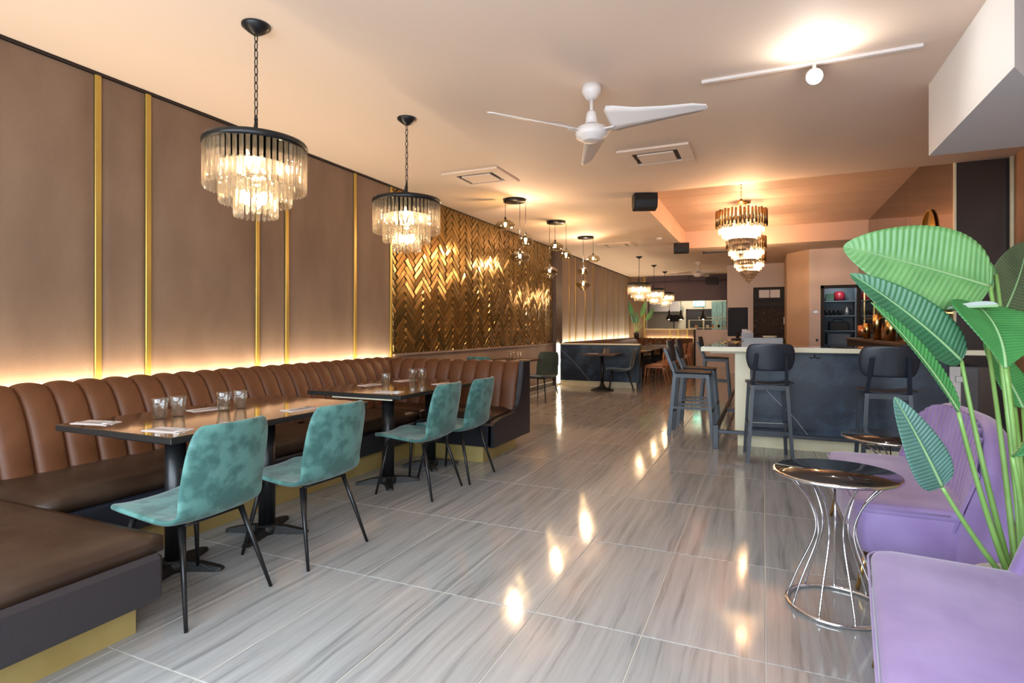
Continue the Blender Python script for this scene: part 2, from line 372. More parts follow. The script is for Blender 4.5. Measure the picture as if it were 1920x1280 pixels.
def fixn(me):
    import bmesh
    b = bmesh.new(); b.from_mesh(me); bmesh.ops.remove_doubles(b, verts=b.verts, dist=1e-5)
    bmesh.ops.recalc_face_normals(b, faces=b.faces); b.to_mesh(me); b.free()
def obj(name, mb, m, parent=None, loc=None, rot=None, fix=True, label=None, kind=None):
    me = mb.mesh(name) if isinstance(mb, MB) else mb
    if isinstance(mb, MB) and fix: fixn(me)
    if m is not None and len(me.materials) == 0: me.materials.append(m)
    o = bpy.data.objects.new(name, me); C.objects.link(o)
    if parent is not None: o.parent = parent
    if loc is not None: o.location = loc
    if rot is not None: o.rotation_euler = rot
    if label: o['label'] = label
    if kind: o['kind'] = kind
    return o
def tag(o, label, cat, group=None, kind=None):
    o['label'] = label; o['category'] = cat
    if group: o['group'] = group
    if kind: o['kind'] = kind
    return o
def thing(name, label, cat, loc=(0, 0, 0), rz=0, group=None):
    o = bpy.data.objects.new(name, None); C.objects.link(o); o.location = loc; o.rotation_euler = (0, 0, rz)
    o.empty_display_size = 0.1
    return tag(o, label, cat, group)
def struct(name, mb, m, parent=None):
    o = obj(name, mb, m, parent); o['kind'] = 'structure'; return o
def kids(o): return [c for c in bpy.data.objects if c.parent == o]
_tree = {}
def tree(o):
    if o.name not in _tree: _tree[o.name] = [(c, tree(c)) for c in kids(o)]
    return _tree[o.name]
def dup(o, loc=None, rz=None, label=None, group=None):
    t = tree(o)
    def rec(src, sub, par):
        c = src.copy(); C.objects.link(c)
        if par is not None: c.parent = par
        for ch, s2 in sub: rec(ch, s2, c)
        return c
    r = rec(o, t, None)
    if loc is not None: r.location = loc
    if rz is not None: r.rotation_euler = (0, 0, rz)
    if label: r['label'] = label
    if group: r['group'] = group
    return r
def B(*a, **k): return MB().box(*a, **k)
def subsurf(o, n=2):
    m = o.modifiers.new('sub', 'SUBSURF'); m.levels = n; m.render_levels = n; return o

CZ = 3.21        # main ceiling height
XL = -4.5        # left wall
XR = 2.5         # right wall

# ------------------------------------------------------------------ floor
ta, tb, tx0, ty0 = 0.4898, 0.9866, 0.0092, 2.4535
floor = struct('floor', B(XL - 0.1, 3.3, -1.2, 24.2, -0.05, -0.0025), M['grout'])
tw, tl = ta - 0.006, tb - 0.006
tm = B(-tw / 2, tw / 2, -tl / 2, tl / 2, -0.012, 0, c=0.0012).mesh('tile'); fixn(tm)
far_tiles = MB()
cells = []
for j in range(-4, 23):
    for i in range(-10, 7):
        x0, y0 = tx0 + i * ta, ty0 + j * tb
        x1, y1 = x0 + ta, y0 + tb
        x0c, x1c, y0c, y1c = max(x0, XL), min(x1, XR + 0.0), max(y0, -1.0), min(y1, 24.0)
        if x1c - x0c < 0.03 or y1c - y0c < 0.03: continue
        full = (x0c == x0 and x1c == x1 and y0c == y0 and y1c == y1)
        cells.append((x0c, x1c, y0c, y1c, full, x0, y0))
for (a, b_, c_, d_, full, x0, y0) in cells:
    if d_ > 14.5 or (c_ < 0.3):
        far_tiles.box(a + 0.003, b_ - 0.003, c_ + 0.003, d_ - 0.003, -0.012, 0)
    elif full:
        obj('tile', tm, M['floor_tile'], floor, loc=(x0 + ta / 2, y0 + tb / 2, 0))
    else:
        obj('tile', B(a + 0.003, b_ - 0.003, c_ + 0.003, d_ - 0.003, -0.012, 0), M['floor_tile'], floor)
obj('distant_tiles', far_tiles, M['floor_tile'], floor, kind='stuff')

# ------------------------------------------------------------------ walls
WT = 0.12
wall_left = struct('wall_left', B(XL - WT, XL, -1.2, 24.2, -0.05, 3.75), M['dark_trim'])
# upholstered panels between gold strips (strip = y centre)
def upholstered(par, segs, x, z0, z1):
    for (a, b_) in segs:
        mb = MB(); n = 10; mm = 14; rows = []
        for i in range(n + 1):
            u = i / n; row = []
            e = min(1, min(u, 1 - u) * 12)
            for j in range(mm + 1):
                vv = j / mm; e2 = min(1, min(vv, 1 - vv) * 20)
                px = x + 0.012 * min(e, 1) * min(1, e2 + 0.3) + 0.002 * math.sin(a * 5 + u * 4 + vv * 6)
                row.append((px, a + (b_ - a) * u, z0 + (z1 - z0) * vv))
            rows.append(row)
        mb.grid(rows)
        mb.box(XL, x + 0.002, a, b_, z0, z1)
        obj('upholstered_panel', mb, M['taupe_velvet'], par, fix=False)
def strip(par, yc, z0, z1, wd=0.044, x=XL):
    obj('gold_strip', B(x, x + 0.022, yc - wd / 2, yc + wd / 2, z0, z1, c=0.003), M['gold_strip'], par)
near = [-0.9, 1.14, 1.51, 2.58, 2.953, 4.022, 4.393, 5.46, 6.178]
for yc in near[1:]: strip(wall_left, yc, 0.55, CZ - 0.02)
upholstered(wall_left, [(near[i] + 0.027, near[i + 1] - 0.027) for i in range(len(near) - 1)], XL + 0.008, 0.5, CZ - 0.025)
far = [12.93, 13.67, 14.2, 15.07, 15.87, 16.88, 17.38, 18.35, 18.95, 20.0, 20.7]
for yc in far: strip(wall_left, yc, 0.5, CZ - 0.02, 0.04)
upholstered(wall_left, [(far[i] + 0.02, far[i + 1] - 0.02) for i in range(len(far) - 1)], XL + 0.008, 0.5, CZ - 0.025)
# smooth taupe wainscot under the tiles
obj('wainscot', B(XL, XL + 0.02, 6.21, 12.45, 0, 0.955), M['taupe_velvet'], wall_left)
struct('trim_1', B(XL, XL + 0.05, 6.21, 12.45, 0.955, 0.985, c=0.004), M['taupe_velvet'])
struct('baseboard_left', B(XL, XL + 0.04, 6.21, 12.45, 0.0, 0.11, c=0.004), M['dark_wood'])
struct('trim_2', B(XL + 0.04, XL + 0.05, 6.21, 12.45, 0.09, 0.11), M['white_metal'])
# dark pilaster at end of the tile panel
struct('trim_3', B(XL, XL + 0.10, 12.45, 12.90, 0, CZ, c=0.01), mat('dark_brown_pilaster', (0.055, 0.035, 0.03), 0.5))

# herringbone tiles
hb = struct('wall_tile_panel', B(XL, XL + 0.006, 6.205, 12.45, 0.985, CZ), M['herring_grout'])
hb.name = 'trim_4'
Y0, Y1, Z0, Z1 = 6.21, 12.445, 0.988, CZ - 0.003
W = 0.0762; N = 4; L = W * N; g = 0.0022
S2 = math.sqrt(0.5)
def clip(poly, ax, val, keep_less):
    out = []
    for i in range(len(poly)):
        p, q = poly[i], poly[(i + 1) % len(poly)]
        ip = (p[ax] <= val) if keep_less else (p[ax] >= val); iq = (q[ax] <= val) if keep_less else (q[ax] >= val)
        if ip: out.append(p)
        if ip != iq:
            t = (val - p[ax]) / (q[ax] - p[ax]); out.append((p[0] + t * (q[0] - p[0]), p[1] + t * (q[1] - p[1])))
    return out
def tile_shape(mb, poly, x, th, ch, dx=(0, 0, 0)):
    cx = sum(p[0] for p in poly) / len(poly); cz = sum(p[1] for p in poly) / len(poly); n = len(poly)
    def front(p):
        vx, vz = cx - p[0], cz - p[1]; l = math.hypot(vx, vz) or 1
        # move towards centre by the chamfer along both tile axes
        q = (p[0] + vx / l * ch * 1.4, p[1] + vz / l * ch * 1.4)
        return (x + th + dx[0] + dx[1] * (q[0] - cx) + dx[2] * (q[1] - cz), q[0], q[1])
    vs = [(x, p[0], p[1]) for p in poly] + [(x + th * 0.45, p[0], p[1]) for p in poly] + [front(p) for p in poly]
    fs = [tuple(range(2 * n, 3 * n))]
    for r in (0, 1):
        fs += [(r * n + i, r * n + (i + 1) % n, (r + 1) * n + (i + 1) % n, (r + 1) * n + i) for i in range(n)]
    mb.add(vs, fs)
tiles = []
cy0, cz0 = (Y0 + Y1) / 2, (Z0 + Z1) / 2
K = 90
for j in range(-K, K):
    for m_ in range(-14, 15):
        for kind in (0, 1):
            if kind == 0: u0, v0, du, dv = (j + 2 * N * m_), j, N, 1
            else: u0, v0, du, dv = (j - 1 + 2 * N * m_), j, 1, N
            uc, vc = (u0 + du / 2) * W, (v0 + dv / 2) * W
            yc, zc = cy0 + (uc - vc) * S2, cz0 + (uc + vc) * S2
            if yc < Y0 - L or yc > Y1 + L or zc < Z0 - L or zc > Z1 + L: continue
            tiles.append((yc, zc, kind))
def tpoly(yc, zc, kind):
    hu, hv = ((L / 2 - g, W / 2 - g) if kind == 0 else (W / 2 - g, L / 2 - g))
    out = []
    for a, b_ in ((-hu, -hv), (hu, -hv), (hu, hv), (-hu, hv)):
        out.append((yc + (a - b_) * S2, zc + (a + b_) * S2))
    return out
tiles.sort()
tmesh = []
for kind in (0, 1):
    q = MB(); tile_shape(q, tpoly(0, 0, kind), 0, 0.018, 0.013); me = q.mesh('herringbone_tile'); fixn(me); tmesh.append(me)
cnt = 0; rest = MB()
for (yc, zc, kind) in tiles:
    p = tpoly(yc, zc, kind); whole = all(Y0 <= a <= Y1 and Z0 <= b_ <= Z1 for a, b_ in p)
    if not whole:
        for ax, val, less in ((0, Y0, False), (0, Y1, True), (1, Z0, False), (1, Z1, True)):
            p = clip(p, ax, val, less)
            if len(p) < 3: break
        if len(p) < 3: continue
        ar = abs(sum(p[i][0] * p[(i + 1) % len(p)][1] - p[(i + 1) % len(p)][0] * p[i][1] for i in range(len(p)))) / 2
        if ar < 0.0004: continue
    dx = (random.uniform(-0.0015, 0.0015), random.gauss(0, 0.03), random.gauss(0, 0.03))
    if cnt < 300:
        cnt += 1
        if whole:
            obj('tile', tmesh[kind], M['herring'], hb, loc=(XL + 0.005 + dx[0], yc, zc), rot=(0, dx[2], dx[1]))
        else:
            q = MB(); tile_shape(q, p, XL + 0.005, 0.018, 0.012, dx); obj('tile', q, M['herring'], hb)
    else: tile_shape(rest, p, XL + 0.005, 0.018, 0.012, dx)
obj('distant_tiles', rest, M['herring'], hb, fix=False, kind='stuff')

# right wall, recess walls, rear walls
wr = struct('wall_right', B(XR, XR + WT, -1.2, 8.1, -0.05, 3.75), mat('brown_fabric_wall', (0.34, 0.18, 0.10), 0.7, col2=(0.40, 0.22, 0.125), scale=4, bump=0.2, bscale=120))
struct('trim_5', B(XR - 0.03, XR + 0.0, 7.86, 7.90, 0, CZ, c=0.004), M['cream_gold'])
struct('wall_right_return', B(2.0, XR, 7.95, 8.07, -0.05, CZ), mat('dark_glossy_panel', (0.045, 0.036, 0.034), 0.22, coat=0.3))
struct('trim_6', B(1.985, 2.007, 7.93, 7.955, 0, CZ), M['cream_gold'])
wrb = struct('wall_right_bar', B(2.03, 2.15, 8.07, 15.2, -0.05, 3.75), M['charcoal'])
for a, b_ in ((8.075, 10.45), (10.456, 12.88), (12.886, 15.2)):
    obj('mirror_panel', B(2.012, 2.03, a, b_, 1.15, 3.615, c=0.003), M['bronze_mirror'], wrb)
# rear of the bar: wall with a shelved doorway, angled pier, long wall
wb_ = MB()
wb_.box(1.0, 1.29, 15.2, 15.32, -0.05, CZ); wb_.box(1.29, 2.15, 15.2, 15.32, 2.28, CZ)
struct('wall_back_bar', wb_, M['pink_paint'])
struct('wall_back_pier', MB().prism([(0.545, 15.9), (1.0, 15.2), (1.0, 15.32), (0.66, 18.0), (0.545, 18.0)], -0.05, CZ, 'z'), M['peach_paint'])
struct('wall_back_long', B(-0.86, 0.545, 18.0, 18.12, -0.05, CZ), M['pink_paint'])
struct('wall_back_corner', B(-0.98, -0.86, 18.0, 24.0, -0.05, CZ), M['pink_paint'])
# far wall with kitchen hatch
struct('wall_back', B(XL, -3.88, 20.8, 20.95, -0.05, CZ), M['taupe_velvet'])
hd = struct('wall_back_header', B(-3.88, -0.98, 20.8, 20.95, 2.31, CZ), M['purple_paint'])
obj('side_jamb', B(-1.16, -0.98, 20.8, 20.95, 1.3, 2.31), M['purple_paint'], hd)
cw = struct('wall_back_low', B(-3.88, -2.2, 20.8, 20.95, -0.05, 1.30), M['taupe_velvet'])
for px in (-3.05, -2.76, -2.45): obj('gold_strip', B(px - 0.02, px + 0.02, 20.78, 20.8, 0.5, 1.3), M['gold_strip'], cw)
obj('ledge', B(-3.9, -2.15, 20.7, 21.0, 1.30, 1.335, c=0.004), M['counter_cream'], cw)
struct('wall_back_low_right', B(-2.2, -0.98, 20.8, 20.95, -0.05, 1.29), M['pink_paint'])
struct('trim_7', B(-2.23, -2.17, 20.75, 20.8, 0, 1.3), M['dark_trim'])
struct('wall_kitchen', B(XL, -0.98, 24.0, 24.12, -0.05, CZ), M['kitchen_wall'])
for px in (-3.95,): obj('gold_strip', B(px - 0.025, px + 0.025, 20.77, 20.8, 0.5, CZ - 0.02), M['gold_strip'], cw)
# front wall around the shop window (behind the viewer)
fw = MB(); fw.box(XL, XR, -1.12, -1.0, -0.05, 0.35); fw.box(XL, XR, -1.12, -1.0, 2.85, 3.75)
for a, b_ in ((XL, -4.1), (-1.0, -0.9), (2.3, XR)): fw.box(a, b_, -1.12, -1.0, 0.35, 2.85)
struct('wall_front', fw, M['white_paint'])

# ceiling: main slab with the recess over the bar
RX0, RX1, RY0, RY1, RZ = -1.69, 2.03, 7.95, 13.87, 3.62
cm = MB()
cm.box(XL, XR + WT, -1.2, RY0, CZ, CZ + 0.12); cm.box(XL, RX0, RY0, RY1, CZ, CZ + 0.12)
cm.box(XL, XR, RY1, 24.2, CZ, CZ + 0.12); cm.box(RX1, XR + WT, RY0, RY1, CZ, CZ + 0.12)
ceil = struct('ceiling', cm, M['ceiling'])
rec = struct('ceiling_recess', B(RX0 - 0.1, RX1 + 0.1, RY0 - 0.1, RY1 + 0.1, RZ, RZ + 0.1), M['dark_trim'])
rec.name = 'ceiling_upper'
y = RY0 - 0.06
while y < RY1 + 0.05:
    y2 = min(y + 0.75, RY1 + 0.06)
    obj('shiplap_board', B(RX0, RX1, y + 0.006, y2 - 0.006, RZ - 0.02, RZ, c=0.004), M['shiplap'], rec); y = y2
y = RY0
while y < RY1 - 0.01:
    y2 = min(y + 0.37, RY1)
    obj('shiplap_board', B(RX0, RX0 + 0.015, y + 0.004, y2 - 0.004, CZ + 0.001, RZ, c=0.003), M['shiplap'], rec); y = y2
obj('end_fascia', B(RX0, RX1, RY1 - 0.02, RY1, CZ + 0.001, RZ), M['shiplap'], rec)
obj('front_fascia', B(RX0, RX1, RY0, RY0 + 0.02, CZ + 0.001, RZ), M['shiplap'], rec)
struct('trim_8', B(XL, XL + 0.03, -1.0, 20.8, CZ - 0.02, CZ, c=0.003), M['dark_trim'])
# white soffit by the right wall
struct('ceiling_soffit', MB().prism([(1.175, 3.69), (1.175, 5.33), (2.5, 5.33), (2.5, 6.0 - 0.67), (2.1, 5.33 - 0.001)][:3] + [(2.5, 5.33 - 0.02), (2.08, 5.30)], 2.66, CZ, 'z'), M['white_paint'])

# ------------------------------------------------------------------ LED strips
def led(name, mb, label, cat='light strip'): return tag(obj(name, mb, M['led']), label, cat)
led('led_strip', B(-4.455, -4.425, 0.3, 6.12, 0.885, 0.90), 'glowing warm LED strip behind the near brown banquette back')
led('led_strip', B(-4.455, -4.43, 13.0, 20.6, 0.90, 0.915), 'glowing warm LED strip behind the far banquette along the left wall')
led('led_strip', B(-3.85, -2.3, 20.745, 20.765, 0.92, 0.935), 'glowing warm LED strip under the kitchen hatch ledge')
led('led_strip', B(-4.395, -4.37, 12.60, 12.625, 0.05, 0.98), 'upright warm LED strip between dark pilaster and black marble partition')

# ------------------------------------------------------------------ near U-shaped banquette
def chan_mesh(wd, dsc=1.0, bulge=0.03):
    prof = [(0.45, 0.45), (0.425, 0.53), (0.39, 0.64), (0.35, 0.75), (0.305, 0.84), (0.26, 0.905), (0.205, 0.945), (0.14, 0.950), (0.07, 0.93), (0.02, 0.88), (0.0, 0.80), (0.0, 0.45)]
    P = [(d * dsc, z) for d, z in prof]; rows = []
    nx = 8
    for i in range(len(P)):
        a, b_ = P[max(i - 1, 0)], P[min(i + 1, len(P) - 1)]
        tx, tz = b_[0] - a[0], b_[1] - a[1]; l = math.hypot(tx, tz); nx_, nz_ = tz / l, -tx / l
        row = []
        for k in range(nx + 1):
            u = -1 + 2 * k / nx; h = bulge * (math.sqrt(max(0, 1 - u ** 2)) if abs(u) < 1 else 0)
            hh = h * (1 if i < 9 else 0.2)
            row.append((u * wd / 2, P[i][0] + nx_ * hh, P[i][1] + nz_ * hh))
        rows.append(row)
    mb = MB().grid(rows)
    for k in (0, nx):
        mb.add([r[k] for r in rows], [tuple(range(len(rows)))])
    me = mb.mesh('back_channel'); fixn(me); return me
bq = thing('banquette', 'long U-shaped brown leather channel-back banquette on a gold kick plate', 'banquette', (-3.9, 3.2, 0))
def bpart(name, mb, m, **k):
    for i, p in enumerate(mb.v): mb.v[i] = (p[0] + 3.9, p[1] - 3.2, p[2])
    return obj(name, mb, m, bq, **k)
bpart('base', B(-4.44, -3.27, 0.3, 5.9, 0.17, 0.36, c=0.01), M['navy_leather'])
bpart('kick_plate', B(-4.44, -3.33, 0.3, 5.85, 0, 0.17), M['gold_kick'])
nb = MB(); nb.box(-3.30, -2.32, 0.25, 1.60, 0.175, 0.375, c=0.02)
bpart('arm_base', nb, M['leather_dark'])
bpart('kick_plate', B(-3.34, -2.49, 0.25, 1.585, 0, 0.175), M['gold_kick'])
bpart('arm_base', B(-3.28, -2.40, 4.93, 5.85, 0.165, 0.385, c=0.012), M['navy_leather'])
bpart('kick_plate', B(-3.34, -2.53, 5.0, 5.80, 0, 0.165), M['gold_kick'])
# end panel with a swept outline
ep = [(4.93, 0.165), (5.87, 0.165), (5.87, 0.965), (5.70, 0.965), (5.66, 0.8), (5.60, 0.60), (5.56, 0.50), (5.48, 0.455), (5.35, 0.44), (5.2, 0.435), (5.08, 0.425), (4.99, 0.405), (4.93, 0.375)]
bpart('end_panel', MB().prism(ep, -2.44, -2.385, 'x'), M['navy_leather'])
bpart('end_panel_piping', MB().tube([(-2.385, a, b_) for a, b_ in ep[2:]], 0.008, 6), M['black_metal'])
bpart('rear_panel', B(-4.44, -2.42, 5.83, 5.90, 0.165, 0.95, c=0.005), M['navy_leather'])
def cushion(x0, x1, y0, y1, z0=0.365, z1=0.462, m='leather_seat'):
    mb = MB(); n = 12; rows = []
    for i in range(n + 1):
        u = i / n; row = []
        for j in range(n + 1):
            v = j / n; e = min(1, min(u, 1 - u) * (x1 - x0) / 0.06) ; e2 = min(1, min(v, 1 - v) * (y1 - y0) / 0.06)
            e = math.sin(e * math.pi / 2); e2 = math.sin(e2 * math.pi / 2)
            row.append((x0 + (x1 - x0) * u, y0 + (y1 - y0) * v, z1 - 0.03 * (1 - min(e, e2)) + 0.008 * math.sin(u * 3.14) * math.sin(v * 3.14) + 0.002 * math.sin(v * 17 + u * 5)))
        rows.append(row)
    mb.grid(rows)
    bnd = [rows[0][j] for j in range(n + 1)] + [rows[i][n] for i in range(1, n + 1)] + [rows[n][j] for j in range(n - 1, -1, -1)] + [rows[i][0] for i in range(n - 1, 0, -1)]
    k = len(bnd); vs = [(p[0], p[1], p[2]) for p in bnd] + [(p[0], p[1], z0) for p in bnd]
    mb.add(vs, [(i, (i + 1) % k, k + (i + 1) % k, k + i) for i in range(k)] + [tuple(range(k, 2 * k))], True)
    return bpart('seat_cushion', mb, M[m])
for a, b_ in ((1.62, 2.98), (2.99, 4.0), (4.01, 5.06)): cushion(-4.0, -3.31, a, b_)
cushion(-4.0, -2.345, 0.65, 1.61, 0.375, 0.468)
cushion(-3.99, -3.3, 5.07, 5.6); cushion(-3.29, -2.48, 5.07, 5.6, 0.385, 0.478)
cmL = chan_mesh(0.178, 1.0, 0.030)
y = 0.42; i = 0
while y < 5.62:
    obj('back_channel', cmL, M['leather'], bq, loc=(-4.40 + 3.9, y - 3.2, 0), rot=(0, 0, -math.pi / 2)); y += 0.178
cmF = chan_mesh(0.17, 0.66, 0.022)
for i in range(11):
    x = -2.53 - i * 0.17
    obj('back_channel', cmF, M['leather'], bq, loc=(x + 3.9, 5.86 - 3.2, 0), rot=(0, 0, math.pi))

# ------------------------------------------------------------------ dining tables
TZ = 0.785
TK = 0.964     # table-top things keep their line of sight at this height
M['table_top'] = mat('polished_black_top', (0.030, 0.022, 0.014), 0.06, coat=1.0, spec=1.0, rough2=0.11, scale=5)
def pedestal(mb_base, x, y, rot=0.78):
    pass
def column_mesh(h):
    return MB().lathe([(0.052, 0.05), (0.052, h)], 20)
def foot_mesh(a, ln=0.27):
    ca, sa = math.cos(a), math.sin(a)
    P = [(0, 0, 0.055), (ca * ln * 0.5, sa * ln * 0.5, 0.045), (ca * ln * 0.9, sa * ln * 0.9, 0.024), (ca * ln, sa * ln, 0.018)]
    mb = MB()
    for i in range(3):
        a0, b0 = Vector(P[i]), Vector(P[i + 1]); wd0, wd1 = (0.045, 0.034, 0.03, 0.022)[i], (0.045, 0.034, 0.03, 0.022)[i + 1]
        sd = Vector((-sa, ca, 0))
        vs = [a0 + sd * wd0 - Vector((0, 0, a0.z)), a0 - sd * wd0 - Vector((0, 0, a0.z)), a0 - sd * wd0 * 0.6, a0 + sd * wd0 * 0.6,
              b0 + sd * wd1 - Vector((0, 0, b0.z)), b0 - sd * wd1 - Vector((0, 0, b0.z)), b0 - sd * wd1 * 0.6, b0 + sd * wd1 * 0.6]
        mb.add(vs, [(0, 1, 2, 3), (7, 6, 5, 4), (0, 4, 5, 1), (1, 5, 6, 2), (2, 6, 7, 3), (3, 7, 4, 0)])
    return mb
def dining_table(label, x0, x1, y0, y1, peds, rot, sub=False):
    cx, cy_ = (x0 + x1) / 2, (y0 + y1) / 2
    t = thing('dining_table', label, 'table', (cx, cy_, 0))
    obj('tabletop', B(x0 - cx, x1 - cx, y0 - cy_, y1 - cy_, TZ - 0.006, TZ, c=0.002), M['table_top'], t)
    obj('edge_band', B(x0 - cx - 0.001, x1 - cx + 0.001, y0 - cy_ - 0.001, y1 - cy_ + 0.001, TZ - 0.036, TZ - 0.006, c=0.003), M['table_edge'], t)
    if sub: obj('wooden_batten', B(x0 - cx + 0.25, x1 - cx - 0.10, y0 - cy_ + 0.03, y0 - cy_ + 0.20, TZ - 0.052, TZ - 0.036), M['counter_cream'], t)
    for (px, py) in peds:
        p = obj('pedestal', column_mesh(TZ - 0.05), M['black_metal'], t, loc=(px - cx, py - cy_, 0))
        obj('top_plate', B(-0.2, 0.2, -0.2, 0.2, TZ - 0.05, TZ - 0.036), M['black_metal'], p)
        obj('base_boss', MB().lathe([(0.075, 0.0), (0.075, 0.045), (0.055, 0.06)], 20), M['cast_iron'], p)
        for k in range(4): obj('foot', foot_mesh(rot + k * math.pi / 2), M['cast_iron'], p)
    return t
dining_table('black polished dining table nearest the camera beside the banquette', -3.755 * TK, -2.755 * TK, 1.93 * TK, 3.50 * TK, [(-2.96, 2.10), (-2.95, 2.72)], R(20))
dining_table('black polished dining table at the far end of the banquette with a pale batten beneath', -3.77 * TK, -2.76 * TK, 3.93 * TK, 5.40 * TK, [(-2.95, 4.02), (-2.95, 4.70)], R(40), True)

# ------------------------------------------------------------------ teal shell chairs (local +y = forward)
def chair_shell():
    prof = [(0.315, 0.435), (0.30, 0.452), (0.25, 0.460), (0.17, 0.456), (0.06, 0.446), (-0.04, 0.434), (-0.12, 0.432), (-0.185, 0.448), (-0.225, 0.49), (-0.245, 0.55), (-0.262, 0.63), (-0.280, 0.72), (-0.298, 0.80), (-0.312, 0.865), (-0.318, 0.89)]
    wid = [0.17, 0.20, 0.222, 0.235, 0.24, 0.24, 0.24, 0.238, 0.236, 0.235, 0.235, 0.232, 0.225, 0.205, 0.17]
    rows = []
    for (y_, z_), w_ in zip(prof, wid):
        row = []
        for k in range(13):
            u = -1 + 2 * k / 12
            # back wraps forward at the sides, seat lifts a little at the sides
            bf = min(1, max(0, (z_ - 0.45) / 0.1)); e = abs(u) ** 2.5
            row.append((u * w_, y_ + 0.045 * e * bf, z_ + 0.018 * e * (1 - bf)))
        rows.append(row)
    return MB().grid(rows)
def make_chair(label, m):
    t = thing('shell_chair', label, 'chair')
    sh = obj('seat_shell', chair_shell(), m, t)
    so = sh.modifiers.new('thick', 'SOLIDIFY'); so.thickness = 0.028; so.offset = 0
    subsurf(sh, 2)
    obj('seat_frame', MB().box(-0.13, 0.13, -0.10, 0.15, 0.414, 0.424).tube([(-0.165, -0.14, 0.417), (0.165, -0.14, 0.417)], 0.006, 6).tube([(-0.165, 0.18, 0.42), (0.165, 0.18, 0.42)], 0.006, 6), M['black_metal'], t)
    for sx, sy in ((-1, 1), (1, 1), (-1, -1), (1, -1)):
        top = (sx * 0.165, 0.18 if sy > 0 else -0.14, 0.42); bot = (sx * 0.24, 0.255 if sy > 0 else -0.265, 0.0)
        obj('leg', MB().tube([bot, tuple(a + (b_ - a) * 0.5 for a, b_ in zip(bot, top)), top], [0.0085, 0.012, 0.0155], 10), M['black_metal'], t)
    return t
FX = R(90)      # facing -x
ch = make_chair('teal velvet shell chair nearest the camera, blotchy back, at the near table', M['teal'])
ch.location = (-2.565, 1.905, 0); ch.rotation_euler = (0, 0, FX + R(2))
for (x, y_, rz, lb) in ((-2.52, 2.617, FX - R(2), 'teal velvet shell chair second from the camera, at the far half of the near table'),
                        (-2.575, 3.935, FX + R(1), 'teal velvet shell chair third from the camera, at the near half of the batten table'),
                        (-2.53, 4.468, FX, 'teal velvet shell chair farthest along the banquette tables, beside the black end panel'),
                        (-4.02, 8.05, R(2), 'teal velvet shell chair whose top shows above the banquette back')):
    dup(ch, (x, y_, 0), rz, lb, 'teal shell chairs')
ch['group'] = 'teal shell chairs'
gch = make_chair('dark green velvet shell chair under the tile wall at the far small table', M['dark_green'])
gch.location = (-3.72, 9.72, 0); gch.rotation_euler = (0, 0, R(170)); gch['group'] = 'dark green shell chairs'
dup(gch, (-2.78, 12.02, 0), FX + R(15), 'dark green velvet shell chair before the black marble partition', 'dark green shell chairs')

# small tables
t = thing('small_table', 'brown-topped small dining table under the tile wall', 'table', (-4.02, 9.15, 0))
obj('tabletop', B(-0.36, 0.36, -0.38, 0.38, 0.755, TZ, c=0.004), M['dark_wood'], t)
obj('pedestal', MB().lathe([(0.2, 0), (0.2, 0.015), (0.05, 0.05), (0.035, 0.1), (0.035, 0.735)], 16), M['black_metal'], t)
t = thing('small_table', 'square brown pedestal table before the black marble partition', 'table', (-3.16, 11.9, 0))
obj('tabletop', B(-0.36, 0.36, -0.36, 0.36, 0.755, TZ, c=0.004), M['dark_wood'], t)
obj('pedestal', MB().lathe([(0.035, 0.1), (0.035, 0.735)], 16), M['black_metal'], t)
obj('flared_base', MB().lathe([(0.25, 0), (0.24, 0.02), (0.12, 0.05), (0.06, 0.09), (0.04, 0.16)], 20), M['cast_iron'], t)

# ------------------------------------------------------------------ tumblers, napkins, cutlery
def tumbler_mesh():
    o = [(0.031, 0.0), (0.035, 0.003), (0.040, 0.072), (0.0435, 0.0745), (0.044, 0.082), (0.0475, 0.1215), (0.0465, 0.123)]
    i = [(0.0445, 0.121), (0.0415, 0.082), (0.0375, 0.072), (0.033, 0.012), (0.0005, 0.010)]
    mb = MB(); mb.lathe([(0.0005, 0.0)] + o + i, 20); return mb
tg = tag(obj('tumbler', tumbler_mesh(), M['tumbler']), '', 'glass', 'drinking tumblers')
gl = [(-3.40, 2.31, TZ, 'clear glass tumbler, left one of the front pair on the near table'), (-3.385, 2.42, TZ, 'clear glass tumbler, right one of the front pair on the near table'),
      (-3.335, 2.71, TZ, 'clear glass tumbler, left one of the rear pair on the near table'), (-3.32, 2.83, TZ, 'clear glass tumbler, right one of the rear pair on the near table'),
      (-3.33, 4.50, TZ, 'single clear glass tumbler at the near end of the batten table'), (-3.42, 5.10, TZ, 'clear glass tumbler, left of the pair at the far end of the batten table'),
      (-3.36, 5.19, TZ, 'clear glass tumbler, right of the pair at the far end of the batten table'),
      (-4.03, 9.05, TZ, 'clear glass tumbler, left one on the small table under the tile wall'), (-3.94, 9.15, TZ, 'clear glass tumbler, right one on the small table under the tile wall'),
      (-3.12, 11.95, TZ, 'clear glass tumbler on the table before the marble partition'),
      (-3.04, 11.93, TZ, 'clear glass tumbler beside its twin before the marble partition')]
for k, (x, y_, z_, lb) in enumerate(gl):
    o = tg if k == 0 else dup(tg)
    q_ = TK if y_ < 6 else 1
    o.location = (x * q_, y_ * q_, z_); o['label'] = lb
nm = B(-0.115, 0.115, -0.06, 0.06, 0, 0.002, c=0.0006)
nm.box(-0.112, 0.11, -0.056, 0.058, 0.002, 0.004, c=0.0006)
nap = tag(obj('napkin', nm, M['linen']), '', 'napkin', 'folded napkins')
def fork_mesh():
    mb = B(-0.095, 0.03, -0.004, 0.004, 0, 0.003, c=0.0008); mb.box(0.03, 0.055, -0.011, 0.011, 0.001, 0.004, c=0.0008)
    for k in range(4): mb.box(0.055, 0.10, -0.011 + k * 0.0062, -0.0075 + k * 0.0062, 0.002, 0.005)
    return mb
